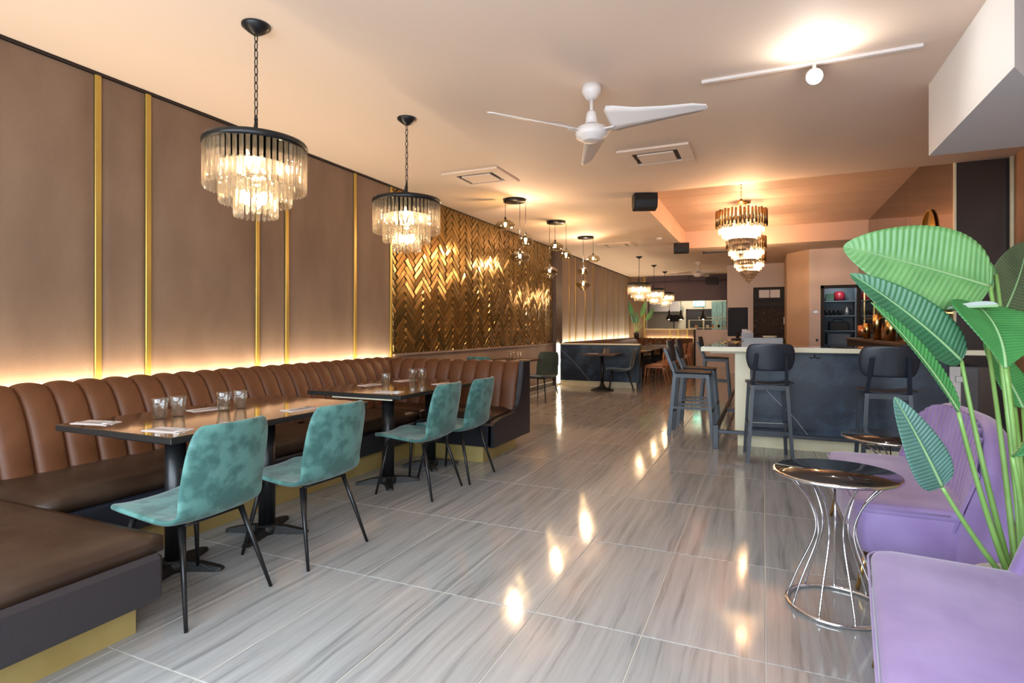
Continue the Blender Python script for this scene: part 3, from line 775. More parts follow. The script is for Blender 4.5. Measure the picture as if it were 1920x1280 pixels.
fork = thing('fork', '', 'fork', (0, 0, 0), 0, 'forks on napkins'); obj('handle', fork_mesh(), M['steel'], fork)
kn = MB().prism([(-0.11, -0.006), (0.0, -0.005), (0.0, -0.008), (0.09, -0.008), (0.11, 0.002), (0.10, 0.006), (-0.11, 0.006)], 0, 0.003, 'z')
knife = tag(obj('knife', kn, M['steel']), '', 'knife', 'knives on napkins')
ns = [(-3.60, 2.06, R(12), 'at the rear left corner of the near table'), (-2.98, 2.07, R(8), 'at the front corner of the near table'),
      (-3.50, 2.72, R(80), 'behind the tumblers of the near table'), (-2.92, 2.98, R(84), 'beside the second teal chair'),
      (-3.0, 4.10, R(5), 'on the near edge of the batten table'), (-3.55, 4.55, R(85), 'behind the single tumbler on the batten table'),
      (-3.50, 5.08, R(80), 'at the far rear corner of the batten table'), (-2.95, 4.95, R(80), 'beside the fourth teal chair'),
      (-3.80, 9.05, R(80), 'on the small table under the tile wall'), (-3.35, 11.85, R(10), 'on the table before the marble partition')]
for k, (x, y_, rz, lb) in enumerate(ns):
    if y_ < 6: x, y_ = x * TK, y_ * TK
    o = nap if k == 0 else dup(nap); o.location = (x, y_, TZ); o.rotation_euler = (0, 0, rz); o['label'] = 'folded white napkin ' + lb
    f_ = fork if k == 0 else dup(fork); f_.location = (x, y_, TZ + 0.0042); f_.rotation_euler = (0, 0, rz + R(12)); f_['label'] = 'steel fork on the napkin ' + lb
    q = knife if k == 0 else dup(knife); q.location = (x + 0.03 * math.sin(rz), y_ - 0.03 * math.cos(rz), TZ + 0.0042); q.rotation_euler = (0, 0, rz + R(-4)); q['label'] = 'steel knife on the napkin ' + lb

# ------------------------------------------------------------------ marble partition and far dining area
mp_ = thing('marble_partition', 'low black marble partition with pale top and gold kick plate', 'partition', (-3.43, 12.6, 0))
obj('marble_slab', B(-0.9, 0.93, -0.05, 0.08, 0.13, 0.955, c=0.004), M['marble'], mp_)
obj('cap', B(-0.93, 0.95, -0.07, 0.10, 0.955, 0.985, c=0.004), M['counter_cream'], mp_)
obj('kick_plate', B(-0.9, 0.86, -0.02, 0.06, 0, 0.13), M['cream_gold'], mp_)
fb = thing('banquette', 'long dark brown channel-back banquette at the rear of the room', 'banquette', (-4.1, 17, 0))
def fpart(name, mb, m, **k):
    for i, p in enumerate(mb.v): mb.v[i] = (p[0] + 4.1, p[1] - 17, p[2])
    return obj(name, mb, m, fb, **k)
fpart('base', B(-4.44, -3.45, 12.72, 20.7, 0.0, 0.36, c=0.01), M['navy_leather'])
fpart('base', B(-3.45, -2.3, 19.7, 20.7, 0.0, 0.36, c=0.01), M['navy_leather'])
fpart('seat_cushion', B(-4.05, -3.45, 12.72, 20.3, 0.36, 0.46, c=0.02), M['leather_seat'])
fpart('seat_cushion', B(-3.44, -2.3, 19.68, 20.3, 0.36, 0.46, c=0.02), M['leather_seat'])
fpart('end_panel', B(-3.4, -2.48, 12.71, 12.76, 0.0, 0.45), M['leather_dark'])
y = 12.85
while y < 20.4:
    obj('back_channel', cmL, M['leather'], fb, loc=(-4.42 + 4.1, y - 17, 0.03), rot=(0, 0, -math.pi / 2)); y += 0.178
x = -4.2
while x < -2.3:
    obj('back_channel', cmF, M['leather'], fb, loc=(x + 4.1, 20.68 - 17, 0.03), rot=(0, 0, math.pi)); x += 0.17
lbs = ['nearest', 'second', 'third', 'fourth']
for k, yc in enumerate((14.1, 15.7, 17.3, 18.9)):
    t = thing('dining_table', 'brown rear dining table, %s of the row beyond the marble partition' % lbs[k], 'table', (-3.05, yc, 0), 0, 'rear dining tables')
    obj('tabletop', B(-0.5, 0.45, -0.62, 0.62, 0.755, TZ, c=0.004), M['dark_wood'] if k else mat('warm_table_top', (0.16, 0.08, 0.04), 0.15), t)
    obj('pedestal', MB().lathe([(0.24, 0), (0.22, 0.02), (0.05, 0.05), (0.035, 0.1), (0.035, 0.735)], 12), M['black_metal'], t)
    for q in range(2):
        o = dup(tg, (-3.2 + 0.12 * q, yc + 0.1 - 0.2 * q, TZ)); o['label'] = 'clear glass tumbler, %s one on the %s rear table' % (('left', 'right')[q], lbs[k]); o['group'] = 'tumblers on the rear tables'
def wood_chair():
    t = thing('wooden_chair', '', 'chair')
    rows = [[(u * 0.21, v, 0.445 + 0.012 * u * u - 0.01 * math.cos(v * 6)) for u in (-1, -0.6, -0.2, 0.2, 0.6, 1)] for v in (-0.2, -0.1, 0, 0.1, 0.2)]
    o = obj('seat', MB().grid(rows), M['orange_wood'], t); m_ = o.modifiers.new('s', 'SOLIDIFY'); m_.thickness = 0.018
    rows = [[(u * 0.2, -0.21 - 0.06 * v - 0.03 * (1 - u * u), 0.64 + 0.24 * v) for u in (-1, -0.6, -0.2, 0.2, 0.6, 1)] for v in (0, 0.33, 0.66, 1)]
    o = obj('backrest', MB().grid(rows), M['orange_wood'], t); m_ = o.modifiers.new('s', 'SOLIDIFY'); m_.thickness = 0.014
    for sx in (-1, 1):
        obj('leg', MB().tube([(sx * 0.19, 0.23, 0), (sx * 0.175, 0.18, 0.44)], [0.013, 0.018], 6), M['orange_wood'], t)
        obj('leg', MB().tube([(sx * 0.20, -0.30, 0), (sx * 0.185, -0.20, 0.42), (sx * 0.18, -0.25, 0.80)], [0.014, 0.019, 0.012], 6), M['orange_wood'], t)
    obj('seat_rail', MB().box(-0.175, 0.175, 0.16, 0.18, 0.39, 0.43).box(-0.175, 0.175, -0.20, -0.18, 0.39, 0.43).box(-0.19, -0.17, -0.19, 0.17, 0.39, 0.43).box(0.17, 0.19, -0.19, 0.17, 0.39, 0.43), M['orange_wood'], t)
    return t
wc = wood_chair()
ords = ['nearest', 'second nearest', 'third nearest', 'fourth nearest', 'fifth nearest', 'sixth nearest', 'seventh nearest', 'farthest']
for k, yc in enumerate((13.85, 14.45, 15.4, 16.05, 17.0, 17.6, 18.6, 19.2)):
    o = wc if k == 0 else dup(wc)
    o.location = (-2.38, yc, 0); o.rotation_euler = (0, 0, FX); o['label'] = 'orange-brown wooden chair, %s in the row at the rear tables' % ords[k]; o['group'] = 'wooden chairs at the rear tables'

# ------------------------------------------------------------------ kitchen beyond the hatch
Yk = 21.35
t = thing('serving_counter', 'stainless kitchen pass counter beyond the hatch', 'counter', (-2.5, 21.5, 0))
obj('worktop', B(-1.3, 1.4, -0.45, 0.45, 1.24, 1.28, c=0.004), M['steel'], t); obj('body', B(-1.3, 1.4, -0.4, 0.4, 0, 1.24), M['charcoal'], t)
rk = thing('glass_display_shelf', 'pale framed glass shelf standing on the kitchen pass', 'shelf', (-1.7, 21.3, 1.28))
fr = MB()
for x in (-0.75, -0.25, 0.2, 0.6):
    for y_ in (-0.15, 0.15): fr.box(x - 0.012, x + 0.012, y_ - 0.012, y_ + 0.012, 0.0, 0.36)
for z_ in (0.06, 0.34): fr.box(-0.76, 0.61, -0.165, 0.165, z_, z_ + 0.02)
obj('frame', fr, M['counter_cream'], rk); obj('top_shelf', B(-0.42, 0.7, -0.12, 0.12, 0.44, 0.46), M['counter_cream'], rk)
obj('shelf_leg', MB().box(-0.4, -0.38, -0.1, -0.08, 0.36, 0.44).box(0.55, 0.57, -0.1, -0.08, 0.36, 0.44), M['counter_cream'], rk)
for k in range(6):
    tag(obj('food_tub', MB().lathe([(0.045, 0), (0.05, 0.1), (0.045, 0.1)], 12), M[('copper', 'bottle_green', 'white_plastic')[k % 3]], loc=(-2.2 + k * 0.19, 21.3, 1.36)), 'small tub on the glass shelf of the kitchen pass, %s from the left' % ('first', 'second', 'third', 'fourth', 'fifth', 'last')[k], 'tub', 'tubs on the kitchen pass')
for k, px in enumerate((-3.12, -2.72, -1.95)):
    t = thing('cone_lamp', 'black cone pendant lamp over the kitchen pass, %s of three' % ('left', 'middle', 'right')[k], 'pendant lamp', (px, 21.15, 1.66), 0, 'cone lamps in the kitchen')
    obj('shade', MB().lathe([(0.13, 0), (0.12, 0.04), (0.05, 0.16), (0.03, 0.3), (0.02, 0.34)], 16), M['black_metal'], t)
    obj('cord', MB().tube([(0, 0, 0.33), (0, 0, CZ - 1.66)], 0.008, 6), M['black_metal'], t)
    obj('bulb', MB().lathe([(0.0, -0.02), (0.03, 0.0), (0.03, 0.03)], 10), M['bulb_soft'], t)
t = thing('exit_sign', 'lit green and white exit sign on the kitchen wall', 'sign', (-2.37, 23.94, 2.33))
obj('housing', B(-0.23, 0.23, 0, 0.05, -0.12, 0.14, c=0.005), M['white_plastic'], t)
obj('lit_face', B(-0.22, 0.22, -0.01, 0, -0.11, 0.11), M['sign_green'], t)
obj('running_figure', MB().box(-0.03, 0.02, -0.014, -0.01, -0.03, 0.05).box(-0.07, -0.03, -0.014, -0.01, -0.08, -0.04).box(0.0, 0.05, -0.014, -0.01, -0.08, -0.05).lathe([(0.0, -0.02), (0.02, 0), (0.0, 0.02)], 8, (0.01, -0.012, 0.075)), M['sign_white'], t)
obj('arrow', MB().box(0.09, 0.2, -0.014, -0.01, -0.08, 0.08), M['sign_white'], t)
t = thing('kitchen_door', 'dark kitchen door beneath the exit sign', 'door', (-2.35, 23.93, 0))
obj('leaf', B(-0.45, 0.45, 0, 0.05, 0, 2.05, c=0.004), M['charcoal'], t); obj('frame', MB().box(-0.52, -0.45, -0.02, 0.06, 0, 2.12).box(0.45, 0.52, -0.02, 0.06, 0, 2.12).box(-0.52, 0.52, -0.02, 0.06, 2.05, 2.12), M['dark_trim'], t); obj('handle', B(-0.4, -0.37, -0.04, 0, 0.95, 1.15), M['steel'], t)
t = thing('cooler', 'tall teal glass-doored cooler in the kitchen', 'refrigerator', (-1.45, 23.5, 0))
obj('cabinet', B(-0.4, 0.4, 0, 0.4, 0, 2.4, c=0.01), M['teal_tile'], t); obj('door', B(-0.38, -0.01, -0.03, 0, 0.1, 2.35, c=0.005), M['teal_tile'], t); obj('door', B(0.01, 0.38, -0.03, 0, 0.1, 2.35, c=0.005), M['teal_tile'], t)
t = thing('kitchen_hood', 'grey steel extraction hood in the kitchen', 'hood', (-3.55, 23.2, 2.0))
obj('canopy', MB().prism([(-0.6, 0.0), (0.6, 0.0), (0.6, 0.2), (0.35, 0.6), (-0.35, 0.6), (-0.6, 0.2)], -0.3, 0.6, 'y'), M['steel'], t)
obj('duct', B(-0.2, 0.2, 0.0, 0.4, 0.6, 1.21), M['steel'], t)
for k in range(5):
    tag(obj('pan', MB().lathe([(0.0, 0), (0.10, 0.0), (0.12, 0.06), (0.11, 0.06), (0.095, 0.01), (0, 0.01)], 14), M[('steel', 'copper', 'charcoal')[k % 3]], loc=(-3.6 + k * 0.17, 21.6 + 0.05 * (k % 2), 1.28)), 'pan standing on the kitchen pass, %s from the left' % ('first', 'second', 'third', 'fourth', 'last')[k], 'pan', 'pans on the kitchen pass')
t = thing('kitchen_monitor', 'small black order screen on a stand on the kitchen pass', 'monitor', (-2.95, 21.1, 1.28))
obj('stand', MB().lathe([(0.1, 0), (0.1, 0.05), (0.02, 0.06), (0.02, 0.45)], 12), M['black_metal'], t); obj('screen', B(-0.16, 0.16, -0.02, 0.02, 0.3, 0.55, c=0.004), M['screen'], t)
point('kitchen_lamp', (-2.6, 22.3, 2.9), 90, (1.0, 0.93, 0.78), 0.15)
t = thing('wall_speaker', 'black box speaker on the plum header wall', 'speaker', (-1.62, 20.68, 2.98))
obj('cabinet', B(-0.2, 0.2, -0.1, 0.1, -0.13, 0.13, c=0.01), M['black_metal'], t); obj('grille', B(-0.18, 0.18, -0.11, -0.1, -0.11, 0.11), M['charcoal'], t); obj('bracket', B(-0.03, 0.03, 0.08, 0.13, -0.04, 0.04), M['black_metal'], t)
tag(obj('conduit', MB().tube([(-3.85, 20.76, 2.98), (-0.99, 20.76, 3.0)], 0.018, 8).tube([(-2.4, 20.76, 2.99), (-2.4, 20.76, 3.2)], 0.015, 8), M['purple_paint']), 'thin plum pipe running along the header wall', 'pipe')

# ------------------------------------------------------------------ bar
bar = thing('bar_counter', 'L-shaped bar counter, black marble front, cream top and gold base', 'bar', (0.5, 7.1, 0))
def barp(name, mb, m, **k):
    for i, p in enumerate(mb.v): mb.v[i] = (p[0] - 0.5, p[1] - 7.1, p[2])
    return obj(name, mb, m, bar, **k)
barp('front_panel', B(-0.13, 1.66, 6.82, 6.86, 0.15, 1.065, c=0.003), M['marble'])
barp('corner_post', B(-0.29, -0.13, 6.80, 7.0, 0.15, 1.065, c=0.004), M['counter_cream'])
barp('side_panel', B(-0.29, -0.25, 7.0, 12.3, 0.15, 1.065, c=0.003), M['marble'])
barp('inner_body', MB().box(-0.25, 0.2, 7.0, 12.3, 0.15, 1.06).box(0.2, 1.66, 6.86, 7.3, 0.15, 1.06), M['charcoal'])
barp('kick_plate', B(-0.265, 1.66, 6.90, 7.0, 0, 0.15), M['cream_gold'])
barp('kick_plate', B(-0.265, -0.2, 7.0, 12.3, 0, 0.15), M['cream_gold'])
barp('worktop', MB().box(-0.63, 1.98, 6.56, 7.36, 1.072, 1.12, c=0.003), M['counter_cream'])
barp('worktop_surface', MB().box(-0.62, 1.97, 6.57, 7.35, 1.12, 1.124).box(-0.62, 0.25, 7.35, 12.39, 1.12, 1.124), M['table_top'])
barp('worktop', MB().box(-0.63, 0.26, 7.36, 12.4, 1.072, 1.12, c=0.003), M['counter_cream'])
barp('support_bracket', B(-0.55, -0.29, 6.80, 6.86, 1.045, 1.072), M['counter_cream'])
barp('bag_hook', MB().tube([(0.50, 6.815, 1.05), (0.50, 6.80, 1.02), (0.47, 6.78, 1.005), (0.45, 6.775, 1.015)], 0.004, 6).tube([(0.50, 6.80, 1.02), (0.53, 6.78, 1.005), (0.55, 6.775, 1.015)], 0.004, 6), M['black_metal'])
rl = thing('foot_rail', 'black metal foot rail around the bar corner on short posts', 'rail', (-0.48, 6.9, 0))
obj('rail', MB().box(0, 2.2, -0.28, -0.24, 0.17, 0.21, c=0.003), M['stool_wood'], rl); 
obj('rail', MB().box(-0.02, 0.02, -0.28, 5.2, 0.171, 0.211, c=0.003), M['stool_wood'], rl)
obj('post', MB().box(-0.03, 0.03, -0.29, -0.23, 0, 0.26, c=0.003), M['stool_wood'], rl)
obj('brace', MB().box(0.0, 0.19, 1.5, 1.54, 0.17, 0.21).box(0.0, 0.19, 3.9, 3.94, 0.17, 0.21), M['stool_wood'], rl)
# service flap post and glass panel at the right end of the bar
t = thing('glass_door', 'low glass bar door with a white post and steel hinge', 'door', (1.712, 6.83, 0))
obj('post', B(-0.045, 0.045, -0.03, 0.03, 0, 0.95, c=0.003), M['white_metal'], t)
obj('glass_pane', B(0.05, 0.32, -0.006, 0.006, 0.12, 0.95, c=0.001), M['pane'], t)
obj('hinge', B(0.0, 0.09, -0.045, -0.03, 0.80, 0.86, c=0.003), M['steel'], t)
t = thing('bar_fridge', 'black under-counter cabinet behind the glass bar door', 'cabinet', (2.04 - 0.4, 7.4, 0))
obj('body', B(0.0, 0.43, 0.0, 0.5, 0, 0.93, c=0.005), M['marble'], t); obj('door', B(0.02, 0.41, -0.02, 0, 0.1, 0.9, c=0.003), M['grey_blue'], t); obj('handle', B(0.04, 0.06, -0.05, -0.02, 0.4, 0.8), M['steel'], t)

# bar stools (local +y = forward)
def make_stool():
    t = thing('bar_stool', '', 'bar stool')
    rows = []
    for v in (-1, -0.92, -0.6, -0.2, 0.2, 0.6, 0.92, 1):
        row = []
        for k in range(11):
            u = -1 + k / 5
            hw = 0.225 * (1 - 0.10 * (v + 1) / 2) * (0.93 if abs(v) > 0.95 else 1); 
            row.append((u * hw, v * 0.21, 0.775 + 0.022 * abs(u) ** 2.4 + (0.0 if v < 0.6 else -0.01)))
        rows.append(row)
    s_ = obj('seat', MB().grid(rows), M['stool_wood'], t); q = s_.modifiers.new('s', 'SOLIDIFY'); q.thickness = 0.016; subsurf(s_, 1)
    rows = []
    for v, w_, in ((0, 0.17), (0.06, 0.195), (0.25, 0.215), (0.5, 0.228), (0.8, 0.222), (0.95, 0.20), (1, 0.175)):
        rows.append([(u * w_, -0.285 - 0.05 * v + 0.05 * u * u, 0.905 + 0.27 * v) for u in [-1 + k / 5 for k in range(11)]])
    s_ = obj('backrest', MB().grid(rows), M['stool_wood'], t); q = s_.modifiers.new('s', 'SOLIDIFY'); q.thickness = 0.016; subsurf(s_, 1)
    def bar_(p, q_, wx, wy):
        p, q_ = Vector(p), Vector(q_); vs = []
        for c_ in (p, q_): vs += [c_ + Vector((sx * wx, sy * wy, 0)) for sx, sy in ((-1, -1), (1, -1), (1, 1), (-1, 1))]
        return vs, [(3, 2, 1, 0), (4, 5, 6, 7), (0, 1, 5, 4), (1, 2, 6, 5), (2, 3, 7, 6), (3, 0, 4, 7)]
    for sx in (-1, 1):
        mb = MB(); mb.add(*bar_((sx * 0.20, -0.27, 0), (sx * 0.155, -0.205, 0.76), 0.016, 0.023)); mb.add(*bar_((sx * 0.155, -0.205, 0.755), (sx * 0.132, -0.335, 1.075), 0.015, 0.018))
        obj('leg', mb, M['stool_wood'], t)
        mb = MB(); mb.add(*bar_((sx * 0.20, 0.24, 0), (sx * 0.165, 0.18, 0.76), 0.016, 0.020)); obj('leg', mb, M['stool_wood'], t)
        obj('side_stretcher', B(sx * 0.185 - 0.010, sx * 0.185 + 0.010, -0.225, 0.21, 0.33, 0.36), M['stool_wood'], t)
    obj('stretcher', B(-0.18, 0.18, -0.245, -0.225, 0.28, 0.315), M['stool_wood'], t)
    obj('stretcher', B(-0.18, 0.18, 0.205, 0.225, 0.28, 0.325), M['stool_wood'], t, label='front footrest stretcher with a steel wear plate')
    obj('footrest_plate', B(-0.17, 0.17, 0.200, 0.230, 0.325, 0.329), M['steel'], t)
    obj('seat_frame', MB().box(-0.155, 0.155, -0.215, -0.195, 0.715, 0.762).box(-0.155, 0.155, 0.165, 0.185, 0.715, 0.762).box(-0.17, -0.15, -0.2, 0.17, 0.715, 0.762).box(0.15, 0.17, -0.2, 0.17, 0.715, 0.762), M['stool_wood'], t)
    return t
st = make_stool()
for k, (x, y_, rz, lb) in enumerate(((0.04, 6.35, R(5), 'black wooden bar stool facing the bar front left of centre'),
                                     (0.985, 5.95, R(-2), 'black wooden bar stool facing the bar front, behind the big plant'),
                                     (-0.80, 7.42, R(-90), 'black wooden bar stool nearest the camera along the left side of the bar'),
                                     (-0.80, 8.22, R(-90), 'black wooden bar stool second along the left side of the bar'),
                                     (-0.80, 11.3, R(-90), 'black wooden bar stool farthest along the left side of the bar'))):
    o = st if k == 0 else dup(st)
    o.location = (x, y_, 0); o.rotation_euler = (0, 0, rz); o['label'] = lb; o['group'] = 'black bar stools'

# things on the bar
BZ = 1.124
t = thing('register_screen', 'black register monitor seen from behind on the bar', 'monitor', (-0.42, 11.0, BZ))
obj('stand', MB().lathe([(0.12, 0), (0.12, 0.02), (0.03, 0.03), (0.03, 0.15)], 14), M['black_metal'], t)
obj('screen', B(-0.17, 0.17, -0.02, 0.02, 0.06, 0.58, c=0.008), M['screen'], t)
obj('camera_dot', B(-0.155, -0.145, -0.024, -0.02, 0.55, 0.56), M['white_plastic'], t)
t = thing('menu_holder', 'silver card holder with white menus standing on the bar', 'holder', (-0.23, 9.75, BZ))
obj('box', B(-0.09, 0.09, -0.05, 0.05, 0, 0.13, c=0.004), M['brushed'], t)
obj('menu', B(-0.08, 0.0, -0.03, -0.02, 0.02, 0.19), M['paper'], t); obj('menu', B(-0.02, 0.06, 0.0, 0.01, 0.02, 0.17), M['paper'], t)
t = thing('drip_tray', 'low steel drip tray with slatted side on the bar', 'tray', (0.0, 9.25, BZ))
obj('tray', B(-0.25, 0.25, -0.15, 0.15, 0, 0.02, c=0.003), M['brushed'], t)
obj('rim', MB().box(-0.26, 0.26, -0.16, -0.15, 0.0, 0.06).box(-0.26, 0.26, 0.15, 0.16, 0, 0.06).box(-0.26, -0.25, -0.15, 0.15, 0, 0.06).box(0.25, 0.26, -0.15, 0.15, 0, 0.06), M['brushed'], t)
tag(obj('bowl', MB().lathe([(0.05, 0), (0.06, 0.01), (0.1, 0.06), (0.11, 0.08), (0.10, 0.08), (0.055, 0.02), (0, 0.018)], 16), M['counter_cream'], loc=(0.1, 10.2, BZ)), 'cream bowl on the bar behind the drip tray', 'bowl')
for k in range(5):
    tag(obj('coaster', MB().lathe([(0, 0), (0.05, 0), (0.05, 0.006), (0, 0.006)], 14), M['brass'], loc=(-0.5 + (k % 2) * 0.15, 8.2 + k * 0.4, BZ)), 'round brass coaster on the left arm of the bar, %s from the near end' % ('first', 'second', 'third', 'fourth', 'last')[k], 'coaster', 'coasters on the bar')

# tall dark machine against the long rear wall
t = thing('ice_machine', 'tall black refrigerated cabinet against the rear wall', 'refrigerator', (0.16, 17.6, 0))
obj('cabinet', B(-0.42, 0.42, 0, 0.38, 0.0, 2.5, c=0.01), M['dark_trim'], t)
obj('header_panel', B(-0.41, 0.41, -0.02, 0, 2.12, 2.48, c=0.004), M['charcoal'], t)
obj('vent_louvre', B(-0.27, 0.0, -0.028, -0.02, 2.2, 2.42), M['white_metal'], t); obj('vent_louvre', B(0.02, 0.27, -0.028, -0.02, 2.2, 2.42), M['white_metal'], t)
obj('control_band', B(-0.41, 0.41, -0.02, 0, 1.95, 2.10, c=0.004), M['charcoal'], t)
obj('door', B(-0.40, 0.40, -0.03, 0, 1.15, 1.93, c=0.006), mat('spotted_bronze_glass', (0.02, 0.010, 0.006), 0.55, spec=0.2, col2=(0.25, 0.16, 0.05), scale=22, lo=0.62, hi=0.74), t)
obj('lower_door', B(-0.40, 0.40, -0.03, 0, 0.1, 1.12, c=0.006), M['charcoal'], t)
obj('handle', B(0.36, 0.40, -0.06, -0.03, 1.45, 1.65), M['white_metal'], t)
t = thing('back_counter', 'dark counter in front of the black refrigerated cabinet', 'counter', (0.15, 16.9, 0))
obj('top', B(-0.5, 0.38, -0.3, 0.3, 1.0, 1.04, c=0.004), M['dark_wood'], t); obj('body', B(-0.48, 0.36, -0.28, 0.28, 0, 1.0), M['charcoal'], t)
t = thing('thermostat', 'small white wall thermostat beside the shelved doorway', 'thermostat', (1.15, 15.18, 1.72))
obj('body', B(-0.085, 0.085, 0, 0.02, -0.045, 0.045, c=0.004), M['white_plastic'], t); obj('display', B(-0.05, 0.02, -0.003, 0, -0.02, 0.025), M['steel'], t)
tag(obj('wall_socket', B(1.14, 1.19, 15.185, 15.2, 1.02, 1.08, c=0.003), M['black_metal']), 'small black socket on the wall beside the shelved doorway', 'socket')

# shelved doorway
dw = struct('door_1', MB().box(1.24, 1.31, 15.12, 15.24, 0, 2.33).box(1.97, 2.03, 15.12, 15.2, 0, 2.33).box(1.24, 2.03, 15.12, 15.24, 2.27, 2.34), M['charcoal'])
struct('wall_closet', MB().box(1.2, 2.6, 16.4, 16.5, 0, 2.6).box(1.19, 1.29, 15.32, 16.4, 0, 2.6).box(2.5, 2.6, 15.32, 16.4, 0, 2.6).box(1.2, 2.6, 15.32, 16.5, 2.5, 2.6), M['grey_blue'])
su = thing('storage_shelf', 'grey-blue storage shelves inside the doorway', 'shelf', (1.68, 16.15, 0))
for z_ in (0.9, 1.25, 1.62, 1.98): obj('shelf', B(-0.36, 0.36, -0.2, 0.2, z_, z_ + 0.03), M['grey_blue'], su)
obj('upright', MB().box(0.36, 0.39, -0.2, 0.2, 0, 2.4).box(-0.39, -0.36, -0.2, 0.2, 0, 2.4), M['grey_blue'], su)
point('closet_lamp', (1.7, 15.7, 2.4), 8, (0.9, 0.95, 1.0), 0.08)
tag(obj('storage_bin', B(1.45, 1.95, 16.0, 16.3, 0.93, 1.2, c=0.01), M['grey_blue']), 'grey plastic bin on the lowest visible closet shelf', 'bin')
tag(obj('toolbox', MB().box(1.5, 1.9, 16.0, 16.3, 1.28, 1.50, c=0.01).tube([(1.58, 16.15, 1.5), (1.6, 16.15, 1.56), (1.8, 16.15, 1.56), (1.82, 16.15, 1.5)], 0.01, 6), M['charcoal']), 'dark toolbox with a handle on a closet shelf', 'box')
tag(obj('red_pot', MB().lathe([(0.10, 0), (0.13, 0.06), (0.13, 0.15), (0.10, 0.22), (0, 0.24)], 16), M['red'], loc=(1.72, 16.1, 2.01)), 'round red pot on the top closet shelf', 'pot')
tag(obj('green_box', B(1.42, 1.6, 16.0, 16.2, 2.01, 2.18, c=0.006), M['bottle_green']), 'dark green box on the top closet shelf', 'box')
for k in range(4): tag(obj('dark_cup', MB().lathe([(0.035, 0), (0.04, 0.13), (0.0, 0.13)], 10), M['black_metal'], loc=(1.44 + k * 0.10, 16.1, 1.65)), 'small black cup on the middle closet shelf, %s from the left' % ('first', 'second', 'third', 'last')[k], 'cup', 'black cups in the closet')
tag(obj('steel_jug', MB().lathe([(0.05, 0), (0.06, 0.1), (0.04, 0.19), (0.045, 0.2), (0, 0.2)], 14), M['steel'], loc=(1.88, 16.08, 1.65)), 'shiny jug on the middle closet shelf', 'jug')
tag(obj('copper_canister', MB().lathe([(0.0, 0), (0.09, 0), (0.09, 0.22), (0.0, 0.22)], 18), M['copper'], loc=(1.78, 12.9, 1.17)), 'copper canister on the back bar near the doorway', 'canister')

# back bar along the mirror wall with bottles
bb = thing('back_bar', 'dark back bar cabinet with brass shelves along the mirror wall', 'cabinet', (1.79, 10.8, 0))
obj('base_cabinet', B(-0.22, 0.22, -2.6, 2.6, 0, 1.10, c=0.005), M['charcoal'], bb); obj('top', B(-0.26, 0.22, -2.62, 2.62, 1.10, 1.14, c=0.004), M['dark_wood'], bb)
obj('shelf', B(0.03, 0.22, -2.5, 2.3, 1.50, 1.52), M['brass'], bb); 
for y_ in (-2.4, -1.2, 0, 1.2, 2.28): obj('upright', B(0.03, 0.05, y_ - 0.012, y_ + 0.012, 1.14, 2.1), M['brass'], bb)
obj('shelf', B(0.03, 0.22, -2.5, 2.3, 1.86, 1.88), M['brass'], bb)
bprof = [(0, 0), (0.036, 0), (0.038, 0.02), (0.038, 0.17), (0.03, 0.20), (0.014, 0.23), (0.013, 0.29), (0, 0.29)]
bms = {}
ORD = 'first second third fourth fifth sixth seventh eighth ninth tenth eleventh twelfth thirteenth fourteenth fifteenth last'.split()
for nm_ in ('bottle_green', 'bottle_amber', 'bottle_clear'):
    me = MB().lathe(bprof, 14).mesh('bottle'); fixn(me); me.materials.append(M[nm_]); bms[nm_] = me
words = {'bottle_green': 'green', 'bottle_amber': 'amber', 'bottle_clear': 'clear'}
for lev, z_ in ((0, 1.14), (1, 1.52)):
    for k in range(16):
        nm_ = random.choice(list(bms)); y_ = 8.48 + k * 0.27 + random.uniform(-0.04, 0.04)
        o = obj('bottle', bms[nm_], None, loc=(1.93, y_, z_ + 0.001)); s_ = random.uniform(0.85, 1.05); o.scale = (1, 1, s_)
        tag(o, '%s glass bottle on the %s, %s from the near end' % (words[nm_], ('back bar top', 'brass back bar shelf')[lev], ORD[k]), 'bottle', '%s bottles on the %s' % (words[nm_], ('back bar top', 'brass shelf')[lev]))
for k, (y_, h) in enumerate(((11.0, 0.42), (9.9, 0.30), (12.0, 0.28))):
    tag(obj('brass_shaker', MB().lathe([(0, 0), (0.055, 0), (0.065, h * 0.95), (0.05, h), (0, h)], 18), M['brass'], loc=(1.72, y_, 1.14)), 'tall brass cylinder on the back bar, %s' % ('largest of three', 'nearest of three', 'farthest of three')[k], 'shaker', 'brass cylinders')
t = thing('round_mirror', 'round gold mirror on the dark mirror wall above the bar', 'mirror', (2.006, 9.09, 2.52))
dm = MB().lathe([(0, 0), (0.36, 0), (0.36, 0.012), (0.0, 0.012)], 40)
dm.v = [(-p[2], p[0], p[1]) for p in dm.v]; obj('disc', dm, M['gold_mirror'], t)
rg = MB().tube([(-0.012, 0.365 * math.cos(a), 0.365 * math.sin(a)) for a in [k * math.pi / 20 for k in range(40)]], 0.01, 6, closed=True); obj('rim', rg, M['brass'], t)
tag(obj('wall_notice', B(2.492, 2.499, 7.45, 7.74, 1.98, 2.22), M['paper']), 'plain pale paper notice on the brown right wall', 'notice')

